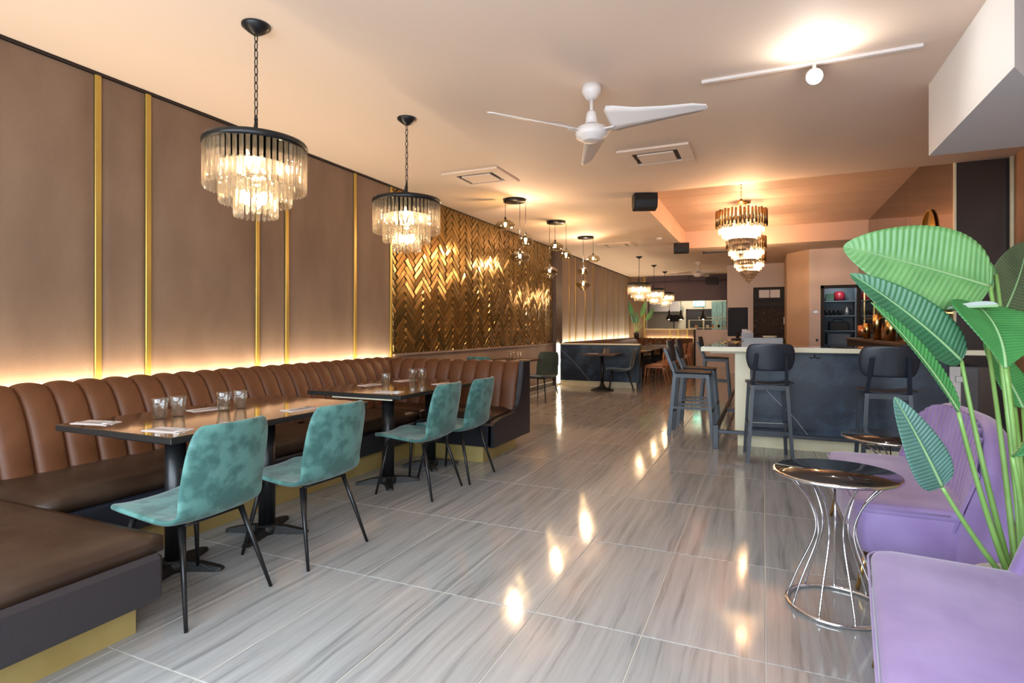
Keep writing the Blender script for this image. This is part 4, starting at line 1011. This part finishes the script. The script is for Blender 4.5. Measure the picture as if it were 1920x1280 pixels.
# ------------------------------------------------------------------ ceiling fixtures
def chain_mesh(z0, z1, n=None, r=0.018):
    mb = MB(); ln = z1 - z0; n = n or max(4, int(ln / 0.05)); st_ = ln / n
    for k in range(n):
        zc = z0 + (k + 0.5) * st_; pts = []
        for a in range(10):
            t_ = 2 * math.pi * a / 10; x_ = math.cos(t_) * 0.011; z_ = math.sin(t_) * st_ * 0.62
            pts.append((x_, 0, zc + z_) if k % 2 else (0, x_, zc + z_))
        mb.tube(pts, 0.0035, 5, closed=True)
    return mb
def prism_mesh(w_, l_):
    """pendant cut crystal: triangular-section bar with pointed foot, hanging from z=0"""
    mb = MB(); a = w_ / 2
    top = [(-a, -a * 0.5, 0), (a, -a * 0.5, 0), (a * 0.55, a * 0.6, 0), (-a * 0.55, a * 0.6, 0)]
    bot = [(x_, y_, -l_ + w_ * 0.5) for x_, y_, z_ in top]
    tip = [(x_ * 0.25, y_ * 0.25, -l_) for x_, y_, z_ in top]
    vs = top + bot + tip; fs = [(0, 1, 2, 3), (11, 10, 9, 8)]
    for s_ in (0, 4): fs += [(s_ + k, s_ + (k + 1) % 4, s_ + 4 + (k + 1) % 4, s_ + 4 + k) for k in range(4)]
    mb.add(vs, fs); me = mb.mesh('crystal'); fixn(me); me.materials.append(M['crystal']); return me
def tiered(label, x, y, parts=True, zring=2.465, scale=1.0, power=14):
    t = thing('crystal_chandelier', label, 'chandelier', (x, y, 0), 0, 'black ring crystal chandeliers')
    obj('canopy', MB().lathe([(0, CZ), (0.085, CZ), (0.085, CZ - 0.012), (0.05, CZ - 0.04), (0.02, CZ - 0.06), (0, CZ - 0.062)], 28), M['black_metal'], t)
    obj('chain', chain_mesh(zring + 0.13, CZ - 0.05), M['black_metal'], t)
    obj('spare_chain', MB().tube([(0.0, 0, zring + 0.17), (-0.03, 0.01, zring + 0.10), (-0.05, 0.015, zring + 0.03), (-0.035, 0.01, zring + 0.0), (-0.01, 0, zring + 0.10), (0, 0, zring + 0.17)], 0.006, 6), M['black_metal'], t)
    obj('stem', MB().tube([(0, 0, zring - 0.02), (0, 0, zring + 0.14)], 0.011, 8), M['black_metal'], t)
    obj('ring', MB().lathe([(0.285, zring - 0.025), (0.303, zring - 0.03), (0.306, zring - 0.005), (0.300, zring + 0.012), (0.27, zring + 0.012), (0.27, zring), (0.285, zring - 0.02)], 64), M['black_metal'], t)
    obj('cross_bars', MB().box(-0.28, 0.28, -0.012, 0.012, zring, zring + 0.008).box(-0.012, 0.012, -0.28, 0.28, zring, zring + 0.008), M['black_metal'], t)
    tiers = ((0.292, zring - 0.028, 0.26, 50), (0.205, zring - 0.13, 0.245, 36), (0.122, zring - 0.22, 0.235, 22))
    hoops = MB()
    for r_, z_, l_, n_ in tiers: hoops.lathe([(r_ - 0.012, z_ + 0.003), (r_ + 0.006, z_ + 0.003), (r_ + 0.006, z_ + 0.009), (r_ - 0.012, z_ + 0.009)], 40)
    for r_ in (0.205, 0.122):
        for k in range(4):
            a = k * math.pi / 2 + 0.4; hoops.tube([(r_ * math.cos(a), r_ * math.sin(a), zring), (r_ * math.cos(a), r_ * math.sin(a), zring - (0.125 if r_ > 0.2 else 0.215))], 0.003, 5)
    obj('tier_hoops', hoops, M['black_metal'], t)
    allc = MB()
    for ti, (r_, z_, l_, n_) in enumerate(tiers):
        me = prism_mesh(0.025, l_)
        for k in range(n_):
            a = 2 * math.pi * k / n_; l = (r_ * math.cos(a), r_ * math.sin(a), z_)
            if parts: obj('crystal', me, None, t, loc=l, rot=(0, 0, a - math.pi / 2 + random.uniform(-0.25, 0.25)))
            else:
                mt = Matrix.Translation(l) @ Matrix.Rotation(a - math.pi / 2 + random.uniform(-0.25, 0.25), 4, 'Z')
                allc.add([tuple(mt @ v.co) for v in me.vertices], [tuple(p.vertices) for p in me.polygons])
    if not parts: obj('crystals', allc, M['crystal'], t, kind='stuff')
    for k in range(6):
        a = k * math.pi / 3; r_ = 0.14 if k % 2 else 0.06
        obj('bulb', MB().lathe([(0, -0.05), (0.013, -0.035), (0.017, -0.01), (0.012, 0.015), (0.006, 0.03)], 10), M['bulb'], t, loc=(r_ * math.cos(a), r_ * math.sin(a), zring - 0.12 if k % 2 else zring - 0.33))
    point('chandelier_glow', (x, y, zring - 0.20), power, WARM2, 0.03)
    return t
tiered('three-tier crystal chandelier with black ring over the near dining table', -2.89, 2.58)
tiered('three-tier crystal chandelier with black ring before the herringbone wall', -2.93, 4.27)
for k, (y_, lb) in enumerate(((14.9, 'first'), (17.1, 'second'), (19.15, 'third'))):
    tiered('distant crystal chandelier, %s of the rear row' % lb, -2.97, y_, False, 2.50, 1, 50)

# smoked glass pendant clusters
gA = [(0.013, 0.0), (0.05, -0.02), (0.105, -0.05), (0.128, -0.085), (0.118, -0.115), (0.085, -0.14), (0.07, -0.148)]   # flat
gB = [(0.013, 0.0), (0.05, -0.02), (0.088, -0.06), (0.096, -0.105), (0.083, -0.145), (0.062, -0.168), (0.055, -0.172)]   # round
gC = [(0.013, 0.0), (0.06, -0.018), (0.118, -0.055), (0.136, -0.09), (0.12, -0.125), (0.075, -0.155), (0.052, -0.17), (0.058, -0.185), (0.056, -0.2)]  # neck
gm = []
for p in (gA, gB, gC):
    me = MB(); n = 28
    me.lathe([(r_ * (1.14 if r_ > 0.02 else 1), z_ * 1.08) for r_, z_ in p], n)
    # open foot: drop the caps
    me.f = me.f[:-1]; me.sm = me.sm[:-1]
    x_ = me.mesh('glass_shade'); fixn(x_); x_.materials.append(M['smoke']); gm.append(x_)
blb = MB().lathe([(0, -0.115), (0.012, -0.108), (0.02, -0.085), (0.018, -0.06), (0.009, -0.04)], 12).mesh('bulb'); fixn(blb); blb.materials.append(M['bulb'])
for ci, (x, y, dl, lb) in enumerate((
        (-3.325, 7.59, ((-0.125, -0.055, 2.93, 0), (0.12, 0.13, 2.715, 1), (0.045, 0.09, 2.475, 2)), 'nearest smoked glass pendant cluster with three globes'),
        (-3.335, 9.43, ((-0.01, -0.02, 2.86, 0), (0.145, 0.12, 2.72, 1), (-0.12, 0.0, 2.43, 2)), 'middle smoked glass pendant cluster with three globes'),
        (-3.34, 11.27, ((0.13, 0.10, 2.86, 0), (-0.07, 0.05, 2.62, 1), (-0.06, 0.02, 2.33, 2)), 'farthest smoked glass pendant cluster with three globes'))):
    t = thing('pendant_cluster', lb, 'pendant lamp', (x, y, 0), 0, 'smoked glass pendant clusters')
    obj('canopy', MB().lathe([(0, CZ), (0.165, CZ), (0.165, CZ - 0.035), (0, CZ - 0.035)], 36), M['black_metal'], t)
    for (dx, dy, z_, k) in dl:
        p = obj('cord', MB().tube([(0, 0, 0), (0, 0, CZ - 0.03 - z_)], 0.0035, 6), M['black_metal'], t, loc=(dx, dy, z_))
        obj('socket', MB().lathe([(0.02, -0.06), (0.02, 0.0), (0.016, 0.01), (0.006, 0.03), (0, 0.03)], 12), M['black_metal'], p)
        obj('glass_shade', gm[k], None, p); obj('bulb', blb, None, p)
    point('pendant_glow', (x, y, 2.74), 30, WARM2, 0.02)

# gold drum chandeliers over the bar
def gold_chandelier(label, x, y, parts):
    t = thing('gold_chandelier', label, 'chandelier', (x, y, 0), 0, 'gold-ringed crystal chandeliers over the bar')
    obj('hub', MB().lathe([(0, 3.06), (0.03, 3.065), (0.075, 3.085), (0.03, 3.10), (0.012, 3.13), (0, 3.13)], 16), M['brass'], t)
    obj('chain', chain_mesh(3.12, RZ - 0.04), M['brass'], t)
    obj('canopy', MB().lathe([(0, RZ - 0.02), (0.07, RZ - 0.02), (0.06, RZ - 0.05), (0, RZ - 0.06)], 20), M['brass'], t)
    sus = MB()
    for k in range(4):
        a = k * math.pi / 2; sus.tube([(0.02 * math.cos(a), 0.02 * math.sin(a), 3.07), (0.28 * math.cos(a), 0.28 * math.sin(a), 2.9)], 0.004, 5)
    obj('suspension_rods', sus, M['brass'], t)
    gr = MB().tube([(0, 0, 0), (0, 0, -0.22)], 0.017, 6).mesh('gold_rod'); fixn(gr); gr.materials.append(M['rod_bronze'])
    big = MB()
    for k in range(40):
        a = 2 * math.pi * k / 40
        if parts: obj('gold_rod', gr, None, t, loc=(0.325 * math.cos(a), 0.325 * math.sin(a), 2.965 - 0.012 * (k % 2)))
        else: big.tube([(0.325 * math.cos(a), 0.325 * math.sin(a), 2.965 - 0.012 * (k % 2)), (0.325 * math.cos(a), 0.325 * math.sin(a), 2.75)], 0.017, 6)
    if not parts: obj('gold_rods', big, M['rod_bronze'], t, kind='stuff')
    tiers = ((0.29, 2.79, 0.15, 44), (0.245, 2.70, 0.12, 38), (0.20, 2.63, 0.12, 32), (0.155, 2.56, 0.11, 24), (0.11, 2.49, 0.10, 18), (0.065, 2.42, 0.09, 10), (0.025, 2.36, 0.07, 5))
    hoops = MB(); allc = MB()
    for ti, (r_, z_, l_, n_) in enumerate(tiers):
        hoops.lathe([(max(r_ - 0.01, 0.001), z_), (r_ + 0.008, z_), (r_ + 0.008, z_ + 0.008), (max(r_ - 0.01, 0.001), z_ + 0.008)], 30)
        me = prism_mesh(0.032, l_)
        for k in range(n_):
            a = 2 * math.pi * k / n_; l = (r_ * math.cos(a), r_ * math.sin(a), z_)
            mt = Matrix.Translation(l) @ Matrix.Rotation(a - math.pi / 2, 4, 'Z')
            allc.add([tuple(mt @ v.co) for v in me.vertices], [tuple(p.vertices) for p in me.polygons])
    obj('hoops', hoops, M['brass'], t); obj('crystals', allc, M['crystal_bright'], t, kind='stuff')
    for k in range(6):
        a = k * math.pi / 3; obj('bulb', MB().lathe([(0, -0.05), (0.013, -0.035), (0.017, -0.01), (0.012, 0.015), (0.006, 0.03)], 10), M['bulb'], t, loc=(0.17 * math.cos(a), 0.17 * math.sin(a), 2.72))
    point('gold_chandelier_glow', (x, y, 2.93), 62, (1.0, 0.58, 0.30), 0.03); point('gold_chandelier_lower_glow', (x, y, 2.64), 110, (1.0, 0.66, 0.40), 0.03)
gold_chandelier('nearest gold-ringed crystal chandelier over the bar', -0.28, 8.5, True)
gold_chandelier('middle gold-ringed crystal chandelier over the bar', -0.28, 11.0, False)
gold_chandelier('farthest gold-ringed crystal chandelier over the bar', -0.28, 13.2, False)

# ceiling fans
def fan(label, x, y, a0, rad):
    t = thing('ceiling_fan', label, 'ceiling fan', (x, y, 0), 0, 'white ceiling fans')
    obj('canopy', MB().lathe([(0, CZ), (0.075, CZ), (0.075, CZ - 0.05), (0.05, CZ - 0.09), (0.03, CZ - 0.11), (0, CZ - 0.11)], 28), M['white_plastic'], t)
    obj('downrod', MB().lathe([(0.014, CZ - 0.30), (0.014, CZ - 0.1)], 12), M['white_plastic'], t)
    obj('coupling', MB().lathe([(0, CZ - 0.20), (0.03, CZ - 0.20), (0.038, CZ - 0.215), (0.05, CZ - 0.30), (0, CZ - 0.30)], 24), M['white_plastic'], t)
    obj('collar', MB().lathe([(0, CZ - 0.30), (0.05, CZ - 0.30), (0.05, CZ - 0.31), (0, CZ - 0.31)], 24), M['charcoal'], t)
    obj('motor_housing', MB().lathe([(0, CZ - 0.31), (0.07, CZ - 0.31), (0.115, CZ - 0.33), (0.125, CZ - 0.37), (0.118, CZ - 0.40), (0.10, CZ - 0.405), (0.098, CZ - 0.415), (0.08, CZ - 0.418), (0.078, CZ - 0.426), (0.05, CZ - 0.43), (0, CZ - 0.432)], 36), M['white_plastic'], t)
    zb = CZ - 0.355
    for k in range(3):
        a = a0 + k * 2 * math.pi / 3; rows = []
        for s_, hw0, hw1, tw in ((0.17, 0.035, 0.14, 0.52), (0.20, 0.04, 0.175, 0.50), (0.26, 0.04, 0.17, 0.46), (0.40, 0.04, 0.13, 0.40), (0.6, 0.04, 0.09, 0.34), (0.8, 0.04, 0.055, 0.30), (rad - 0.03, 0.04, 0.03, 0.28), (rad, 0.025, 0.015, 0.28)):
            rows.append([(s_, -hw1 + (hw0 + hw1) * q / 4, (-hw1 + (hw0 + hw1) * q / 4) * -math.tan(tw)) for q in range(5)])
        o = obj('blade', MB().grid(rows), M['white_plastic'], t, loc=(0, 0, zb), rot=(0, 0, a)); m_ = o.modifiers.new('s', 'SOLIDIFY'); m_.thickness = 0.008
        obj('blade_arm', MB().box(0.09, 0.20, -0.03, 0.025, -0.012, 0.0, c=0.003), M['white_plastic'], t, loc=(0, 0, zb), rot=(0, 0, a))
    return t
fan('large white three-blade ceiling fan over the open floor', -1.222, 4.28, math.atan2(-0.665, -0.569), 0.88)
fan('distant white ceiling fan near the plum header wall', -1.68, 16.65, R(195), 0.88)

def vent(label, x, y, sx, sy):
    t = thing('ceiling_vent', label, 'air vent', (x, y, CZ), 0, 'white ceiling air cassettes')
    f_ = MB(); hx, hy_ = sx / 2, sy / 2; i_ = 0.13
    for a, b_, c_, d_ in ((-hx, hx, -hy_, -hy_ + i_), (-hx, hx, hy_ - i_, hy_), (-hx, -hx + i_, -hy_ + i_, hy_ - i_), (hx - i_, hx, -hy_ + i_, hy_ - i_)):
        f_.box(a, b_, c_, d_, -0.022, 0.0, c=0.003)
    obj('frame', f_, M['ceiling'], t); obj('dark_slot', B(-hx + i_, hx - i_, -hy_ + i_, hy_ - i_, -0.006, -0.001), M['black_metal'], t)
    obj('centre_panel', B(-hx + i_ + 0.05, hx - i_ - 0.05, -hy_ + i_ + 0.055, hy_ - i_ - 0.055, -0.026, -0.008, c=0.003), M['ceiling'], t)
vent('ceiling air cassette left of the fan above the herringbone wall', -3.21, 6.29, 0.75, 0.68)
vent('ceiling air cassette right of the fan', -1.06, 6.30, 0.74, 0.68)
vent('distant ceiling air cassette beyond the pendant clusters', -3.0, 12.6, 0.75, 0.68)
tag(obj('smoke_detector', MB().lathe([(0, -0.035), (0.05, -0.035), (0.06, -0.01), (0.06, 0), (0, 0)], 20), M['white_plastic'], loc=(-1.98, 12.0, CZ)), 'small round white detector on the ceiling beside the recess', 'detector')
# track light
t = thing('track_light', 'white ceiling track with one blazing spotlight', 'track light', (0.27, 4.54, CZ))
obj('track', B(-0.70, 0.70, -0.018, 0.018, -0.022, 0, c=0.003), M['white_plastic'], t)
obj('spot_arm', B(-0.012, 0.012, -0.012, 0.012, -0.07, -0.02), M['white_plastic'], t, loc=(0.06, 0, 0))
sp = MB().lathe([(0.052, -0.05), (0.056, 0.0), (0.056, 0.06), (0.03, 0.08), (0, 0.08)], 20); obj('spot_head', sp, M['white_plastic'], t, loc=(0.06, 0, -0.10), rot=(R(-66), 0, 0))
obj('spot_lens', MB().lathe([(0, -0.060), (0.05, -0.053), (0.05, -0.048), (0, -0.048)], 20), M['spot'], t, loc=(0.06, 0, -0.10), rot=(R(-66), 0, 0))
sl = bpy.data.lights.new('track_spot', 'POINT'); sl.energy = 1.6; sl.color = (1, 0.86, 0.7); sl.shadow_soft_size = 0.03
so_ = bpy.data.objects.new('track_spot', sl); C.objects.link(so_); so_.location = (0.33, 4.38, CZ - 0.20)
# ceiling speakers at the recess edge
for k, (x, y_, rz, lb) in enumerate(((-1.53, 8.06, R(20), 'dark box speaker at the near corner of the ceiling recess'), (-1.66, 13.0, R(10), 'dark box speaker at the far corner of the ceiling recess'))):
    t = thing('ceiling_speaker', lb, 'speaker', (x, y_, CZ), rz, 'ceiling recess speakers')
    obj('cabinet', MB().prism([(-0.13, 0.0), (0.13, 0.0), (0.13, -0.12), (0.06, -0.22), (-0.11, -0.2), (-0.14, -0.1)], -0.16, 0.16, 'x'), M['charcoal'], t)
    obj('grille', MB().prism([(-0.145, -0.02), (-0.13, -0.02), (-0.14, -0.1), (-0.115, -0.19), (-0.125, -0.195), (-0.152, -0.1)], -0.14, 0.14, 'x'), M['black_metal'], t)
t = thing('ceiling_rail', 'thin dark ceiling rail beyond the recess', 'rail', (-0.85, 14.6, CZ)); obj('rail', B(-0.5, 0.5, -0.015, 0.015, -0.05, -0.02), M['black_metal'], t); obj('bracket', MB().box(-0.5, -0.47, -0.02, 0.02, -0.06, 0).box(0.47, 0.5, -0.02, 0.02, -0.06, 0), M['black_metal'], t)

# ------------------------------------------------------------------ purple loveseats (local: +y = forward facing, x = width)
def loveseat(label, loc, rz, W_=1.36):
    """local frame: seat front faces -x, back at +x; length along y"""
    t = thing('loveseat', label, 'sofa', loc, rz, 'purple velvet loveseats')
    h = W_ / 2
    def soft(x0, x1, y0, y1, z0, z1, r_, dome=0.012):
        mb = MB(); n = 16; rows = []
        # outline as rounded rectangle
        def ring(ins, z_):
            out = []; rr = max(r_ - ins, 0.005)
            for cx_, cy_, a0 in ((x1 - r_, y1 - r_, 0), (x0 + r_, y1 - r_, 90), (x0 + r_, y0 + r_, 180), (x1 - r_, y0 + r_, 270)):
                for k in range(7):
                    a = R(a0 + k * 15); out.append((cx_ + rr * math.cos(a), cy_ + rr * math.sin(a), z_))
            return out + [out[0]]
        b_ = 0.022
        rows = [ring(b_, z0), ring(0, z0 + b_), ring(0, z1 - b_), ring(b_ * 0.3, z1 - b_ * 0.3), ring(b_, z1), ring(r_ * 0.6, z1 + dome * 0.6), ring(r_ * 0.95, z1 + dome)]
        mb.grid(rows)
        mb.add(rows[0][:-1], [tuple(range(28))]); mb.add(rows[-1][:-1], [tuple(range(28))], True)
        return mb
    obj('seat_base', soft(0.012, 0.60, -h + 0.012, h - 0.012, 0.20, 0.43, 0.09), M['purple'], t)
    obj('seat_cushion', soft(0.008, 0.56, -h + 0.008, h - 0.008, 0.39, 0.455, 0.09, 0.005), M['purple'], t)
    pp = []
    for cx_, cy_, a0 in ((0.09, h - 0.09, 90), (0.09, -h + 0.09, 180)):
        for k in range(7): a = R(a0 + k * 15); pp.append((cx_ + 0.091 * math.cos(a), cy_ + 0.091 * math.sin(a), 0.438))
    obj('piping', MB().tube([(0.39, h + 0.001, 0.438)] + pp + [(0.39, -h - 0.001, 0.438)], 0.004, 6), M['purple'], t)
    # channel back: outer shell plus fanned channels
    n = 18
    def top(u):  # height of the back along its length, u in -1..1
        return 0.86 - 0.22 * abs(u) ** 4.5
    me_cache = []
    for k in range(n):
        u0, u1 = -1 + 2 * k / n, -1 + 2 * (k + 1) / n; rows = []
        fan0 = 1.0
        for j in range(12):
            v = j / 11; row = []
            for q in range(7):
                s_ = q / 6; u = u0 + (u1 - u0) * s_
                yy = h * (u * (fan0 + (1 - fan0) * min(1, v * 1.2)))
                z_ = 0.36 + (top(u) - 0.36) * v
                bul = 0.017 * math.sqrt(max(0, 1 - (2 * s_ - 1) ** 2))
                wrap = 0.10 * abs(u) ** 3
                xx = 0.505 + 0.098 * v - wrap - bul
                row.append((xx, yy, z_))
            rows.append(row)
        obj('back_channel', MB().grid(rows), M['purple'], t, fix=False)
    rows = []
    for k in range(33):
        u = -1 + 2 * k / 32; wrap = 0.10 * abs(u) ** 3; tz = top(u); yy = h * u; lo_ = 0.22
        row = [(0.50 - wrap, yy * (0.99), lo_), (0.505 - wrap, yy, 0.36), (0.598 - wrap, yy, tz), (0.63 - wrap * 0.9, yy, tz + 0.012), (0.665 - wrap * 0.8, yy, tz), (0.69 - wrap * 0.7, yy, tz - 0.04), (0.665 - wrap * 0.5, yy, 0.45), (0.64 - wrap * 0.5, yy * 0.99, lo_)]
        rows.append([(a + 0.012, b_, c_) for a, b_, c_ in row])
    mb = MB().grid(rows); mb.add(rows[0], [tuple(range(8))]); mb.add(rows[-1], [tuple(range(8))]); mb.add([r_[0] for r_ in rows] + [r_[-1] for r_ in rows][::-1], [tuple(range(66))])
    obj('back_shell', mb, M['purple'], t)
    for sx, sy in ((0.06, -1), (0.06, 1), (0.56, -1), (0.56, 1)):
        obj('leg', MB().tube([(sx - (0.04 if sx < 0.3 else -0.04), sy * (h - 0.06), 0), (sx + 0.01, sy * (h - 0.1), 0.21)], [0.009, 0.016], 10), M['brass'], t)
    return t
loveseat('purple velvet channel-back loveseat behind the chrome side table', (0.415, 3.95, 0), R(0))
loveseat('purple velvet loveseat nearest the camera in the bottom right corner', (0.30, 1.98, 0), R(-7))

# ------------------------------------------------------------------ side tables
def side_table(label, x, y, z, r_, rb, n, a0=0.1):
    t = thing('side_table', label, 'side table', (x, y, 0), 0, 'round chrome wire side tables')
    obj('glass_top', MB().lathe([(0, z - 0.010), (r_ - 0.004, z - 0.010), (r_ - 0.002, z), (0, z)], 48), M['black_glass'], t)
    obj('top_ring', MB().tube([((r_) * math.cos(a), (r_) * math.sin(a), z - 0.010) for a in [k * math.pi / 24 for k in range(48)]], 0.0085, 8, closed=True), M['chrome'], t)
    obj('base_ring', MB().tube([(rb * math.cos(a), rb * math.sin(a), 0.010) for a in [k * math.pi / 24 for k in range(48)]], 0.010, 8, closed=True), M['chrome'], t)
    prof = [(rb, 0.012), (rb * 0.78, z * 0.22), (rb * 0.52, z * 0.42), (rb * 0.42, z * 0.52), (rb * 0.40, z * 0.60), (rb * 0.46, z * 0.69), (rb * 0.66, z * 0.82), (r_ * 0.86, z - 0.016)]
    # smooth the rod
    def cr(P, t_):
        n_ = len(P) - 1; i_ = min(int(t_ * n_), n_ - 1); f = t_ * n_ - i_
        p0, p1, p2, p3 = P[max(i_ - 1, 0)], P[i_], P[i_ + 1], P[min(i_ + 2, n_)]
        return tuple(0.5 * ((2 * b_) + (-a + c_) * f + (2 * a - 5 * b_ + 4 * c_ - d_) * f * f + (-a + 3 * b_ - 3 * c_ + d_) * f ** 3) for a, b_, c_, d_ in zip(p0, p1, p2, p3))
    pts = [cr(prof, k / 20) for k in range(21)]
    for k in range(n):
        a = a0 + 2 * math.pi * k / n
        obj('rod', MB().tube([(p[0] * math.cos(a), p[0] * math.sin(a), p[1]) for p in pts], 0.0055, 7), M['chrome'], t)
    return t
side_table('round black glass side table on an hourglass of chrome rods beside the purple loveseats', 0.315, 3.08, 0.645, 0.265, 0.21, 9)
side_table('lower round black glass table between the far loveseat and the bar stool', 0.90, 5.12, 0.50, 0.335, 0.24, 9)

# ------------------------------------------------------------------ big bird-of-paradise plant
def at(px, py, d):
    """world point seen at pixel (px,py) at forward distance d metres"""
    u = (px - 960) / FPX * d; v = (HY - py) / FPX * d; c_, s_ = math.cos(YAW), math.sin(YAW)
    return Vector((c_ * u - s_ * d, s_ * u + c_ * d, CH + v))
VIEW = Vector((-math.sin(YAW), math.cos(YAW), 0))
pot_c = Vector((0.93, 2.86, 0))
plant = thing('potted_plant', 'large potted plant with broad ribbed green leaves between the purple loveseats', 'plant', tuple(pot_c))
obj('pot', MB().lathe([(0.0, 0), (0.11, 0), (0.14, 0.30), (0.15, 0.31), (0.15, 0.335), (0.135, 0.335), (0.13, 0.29), (0, 0.29)], 28), M['white_plastic'], plant)
obj('soil', MB().lathe([(0, 0.285), (0.128, 0.29), (0.0, 0.305)], 20), M['soil'], plant)
def leaf(base, tip, wl, wr, m, bend=0.0, facing=None, roll=0.0, fold=0.25, tipdrop=0.0, par=None, org=None, ripple=0.004, shape=0.62):
    base = Vector(base) - org; tip = Vector(tip) - org; ax = tip - base; Ln = ax.length; d = ax.normalized()
    nrm = (facing or -VIEW).normalized(); nrm = (nrm - d * nrm.dot(d)).normalized()
    nrm = Matrix.Rotation(roll, 3, d) @ nrm; side = d.cross(nrm).normalized()
    NL, NS = 150, 8; rows = []; mid = []; uv = []
    for i in range(NL + 1):
        t_ = i / NL
        c_ = base + ax * t_ + nrm * (bend * 4 * t_ * (1 - t_)) - Vector((0, 0, tipdrop * t_ * t_))
        mid.append(c_)
        wf = math.sin(math.pi * min(1, t_) ** shape) ** 0.62 if 0 < t_ < 1 else 0
        row = []
        for k in range(-NS, NS + 1):
            s_ = k / NS; w_ = (wr if s_ > 0 else wl) * wf
            rp = ripple * math.sin(2 * math.pi * (t_ * 26) - abs(s_) * 9) * min(1, abs(s_) * 4) * (1 - 0.3 * abs(s_)) * min(1, 8 * (1 - t_))
            # side halves sweep towards the tip, as the veins do
            row.append(tuple(c_ + side * (s_ * w_) * math.cos(fold * abs(s_)) + nrm * (abs(s_) * w_ * math.sin(fold) * 0.6 + rp) + d * (0.10 * w_ * abs(s_) * (1 - t_))))
            uv.append((t_, abs(s_)))
        rows.append(row)
    mb = MB().grid(rows); me = mb.mesh('leaf')
    ul = me.uv_layers.new(name='UVMap')
    for lp in me.loops: ul.data[lp.index].uv = uv[lp.vertex_index]
    o = obj('leaf', me, m, par); q = o.modifiers.new('s', 'SOLIDIFY'); q.thickness = 0.0015
    obj('midrib', MB().tube([tuple(p - nrm * -0.0015) for p in mid[::6]], [0.0065 * (1 - 0.85 * k / 25) for k in range(len(mid[::6]))], 6), M['midrib'], o)
    return o
def stalk(p0, p1, r0, r1, bow=(0, 0, 0), par=None, org=None, n=14):
    p0 = Vector(p0) - org; p1 = Vector(p1) - org; b_ = Vector(bow)
    pts = [p0.lerp(p1, k / n) + b_ * (4 * (k / n) * (1 - k / n)) for k in range(n + 1)]
    return obj('stalk', MB().tube([tuple(p) for p in pts], [r0 + (r1 - r0) * k / n for k in range(n + 1)], 8), M['stem'], par)
O = pot_c.copy()
def root(px, d): return Vector((at(px, 1065, d).x, at(px, 1065, d).y, 0.29))
# (base px, tip px, depth base, depth tip, half widths m, material, stalk foot px)
LV = [  # world anchors given as sight line + depth
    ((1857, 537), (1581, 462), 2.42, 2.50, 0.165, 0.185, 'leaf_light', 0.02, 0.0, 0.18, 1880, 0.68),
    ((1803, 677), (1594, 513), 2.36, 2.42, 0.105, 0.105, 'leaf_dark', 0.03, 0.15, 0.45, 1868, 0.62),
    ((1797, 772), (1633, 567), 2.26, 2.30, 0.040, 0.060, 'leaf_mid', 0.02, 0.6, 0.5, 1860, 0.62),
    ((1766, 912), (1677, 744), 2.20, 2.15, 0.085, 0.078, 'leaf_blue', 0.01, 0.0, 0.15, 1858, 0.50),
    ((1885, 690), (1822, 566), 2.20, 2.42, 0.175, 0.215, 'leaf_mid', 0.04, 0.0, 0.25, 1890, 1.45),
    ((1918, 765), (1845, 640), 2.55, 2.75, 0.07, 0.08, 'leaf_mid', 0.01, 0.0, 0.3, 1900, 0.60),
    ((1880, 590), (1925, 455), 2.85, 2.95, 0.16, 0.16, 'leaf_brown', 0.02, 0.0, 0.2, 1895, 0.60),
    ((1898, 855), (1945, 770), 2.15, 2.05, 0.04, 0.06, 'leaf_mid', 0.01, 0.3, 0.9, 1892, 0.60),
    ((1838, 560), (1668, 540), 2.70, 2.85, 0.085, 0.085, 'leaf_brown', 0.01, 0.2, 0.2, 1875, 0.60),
]
for (bp_, tp_, db, dt, wl, wr, m_, bend, roll, fold, foot, shp) in LV:
    bpt, tpt = at(*bp_, db), at(*tp_, dt)
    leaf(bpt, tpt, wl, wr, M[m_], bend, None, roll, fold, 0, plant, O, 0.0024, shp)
    ft = pot_c + Vector(((foot - 1880) * 0.0013, random.uniform(-0.04, 0.04), 0.29))
    stalk(ft, bpt, 0.0125, 0.0075, (0.01 if bp_[0] > 1820 else -0.01, 0, 0.0), plant, O)
stalk(pot_c + Vector((0.02, 0.03, 0.29)), at(1868, 515, 2.6), 0.012, 0.008, (0.01, 0, 0), plant, O)
leaf(at(1858, 545, 2.6), at(1858, 492, 2.66), 0.03, 0.03, M['leaf_light'], 0.01, None, 0.4, 0.5, 0, plant, O)
o = leaf(at(1872, 573, 2.30), at(1776, 578, 2.36), 0.004, 0.022, M['pale_leaf'], 0.0, None, 0.0, 0.1, 0, plant, O, 0.0015); o['label'] = 'pale grey underside of the folded leaf tip'

# small plant in the rear corner
fp = Vector((-4.15, 20.35, 0.98)); p2 = thing('potted_plant', 'small green leafy plant in a dark pot on the rear banquette back', 'plant', tuple(fp))
obj('pot', MB().lathe([(0, 0.0), (0.08, 0), (0.11, 0.2), (0.1, 0.2), (0, 0.19)], 16), M['charcoal'], p2)
for k, (dx, dy, dz, m_) in enumerate(((-0.18, -0.1, 0.95, 'leaf_mid'), (0.02, -0.1, 0.62, 'leaf_dark'), (0.28, -0.15, 0.95, 'leaf_light'), (0.5, -0.1, 0.75, 'leaf_light'), (-0.12, -0.15, 0.6, 'leaf_dark'))):
    b0 = fp + Vector((dx * 0.7, dy * 0.7, dz * 0.72 + 0.1)); tp = fp + Vector((dx * 1.3, dy * 1.3, dz * 1.15 + 0.22))
    stalk(fp + Vector((0, 0, 0.19)), b0, 0.012, 0.008, (0, 0, 0), p2, fp, 6); leaf(b0, tp, 0.09, 0.09, M[m_], 0.0, None, 0.3 * (k - 2), 0.3, 0, p2, fp)
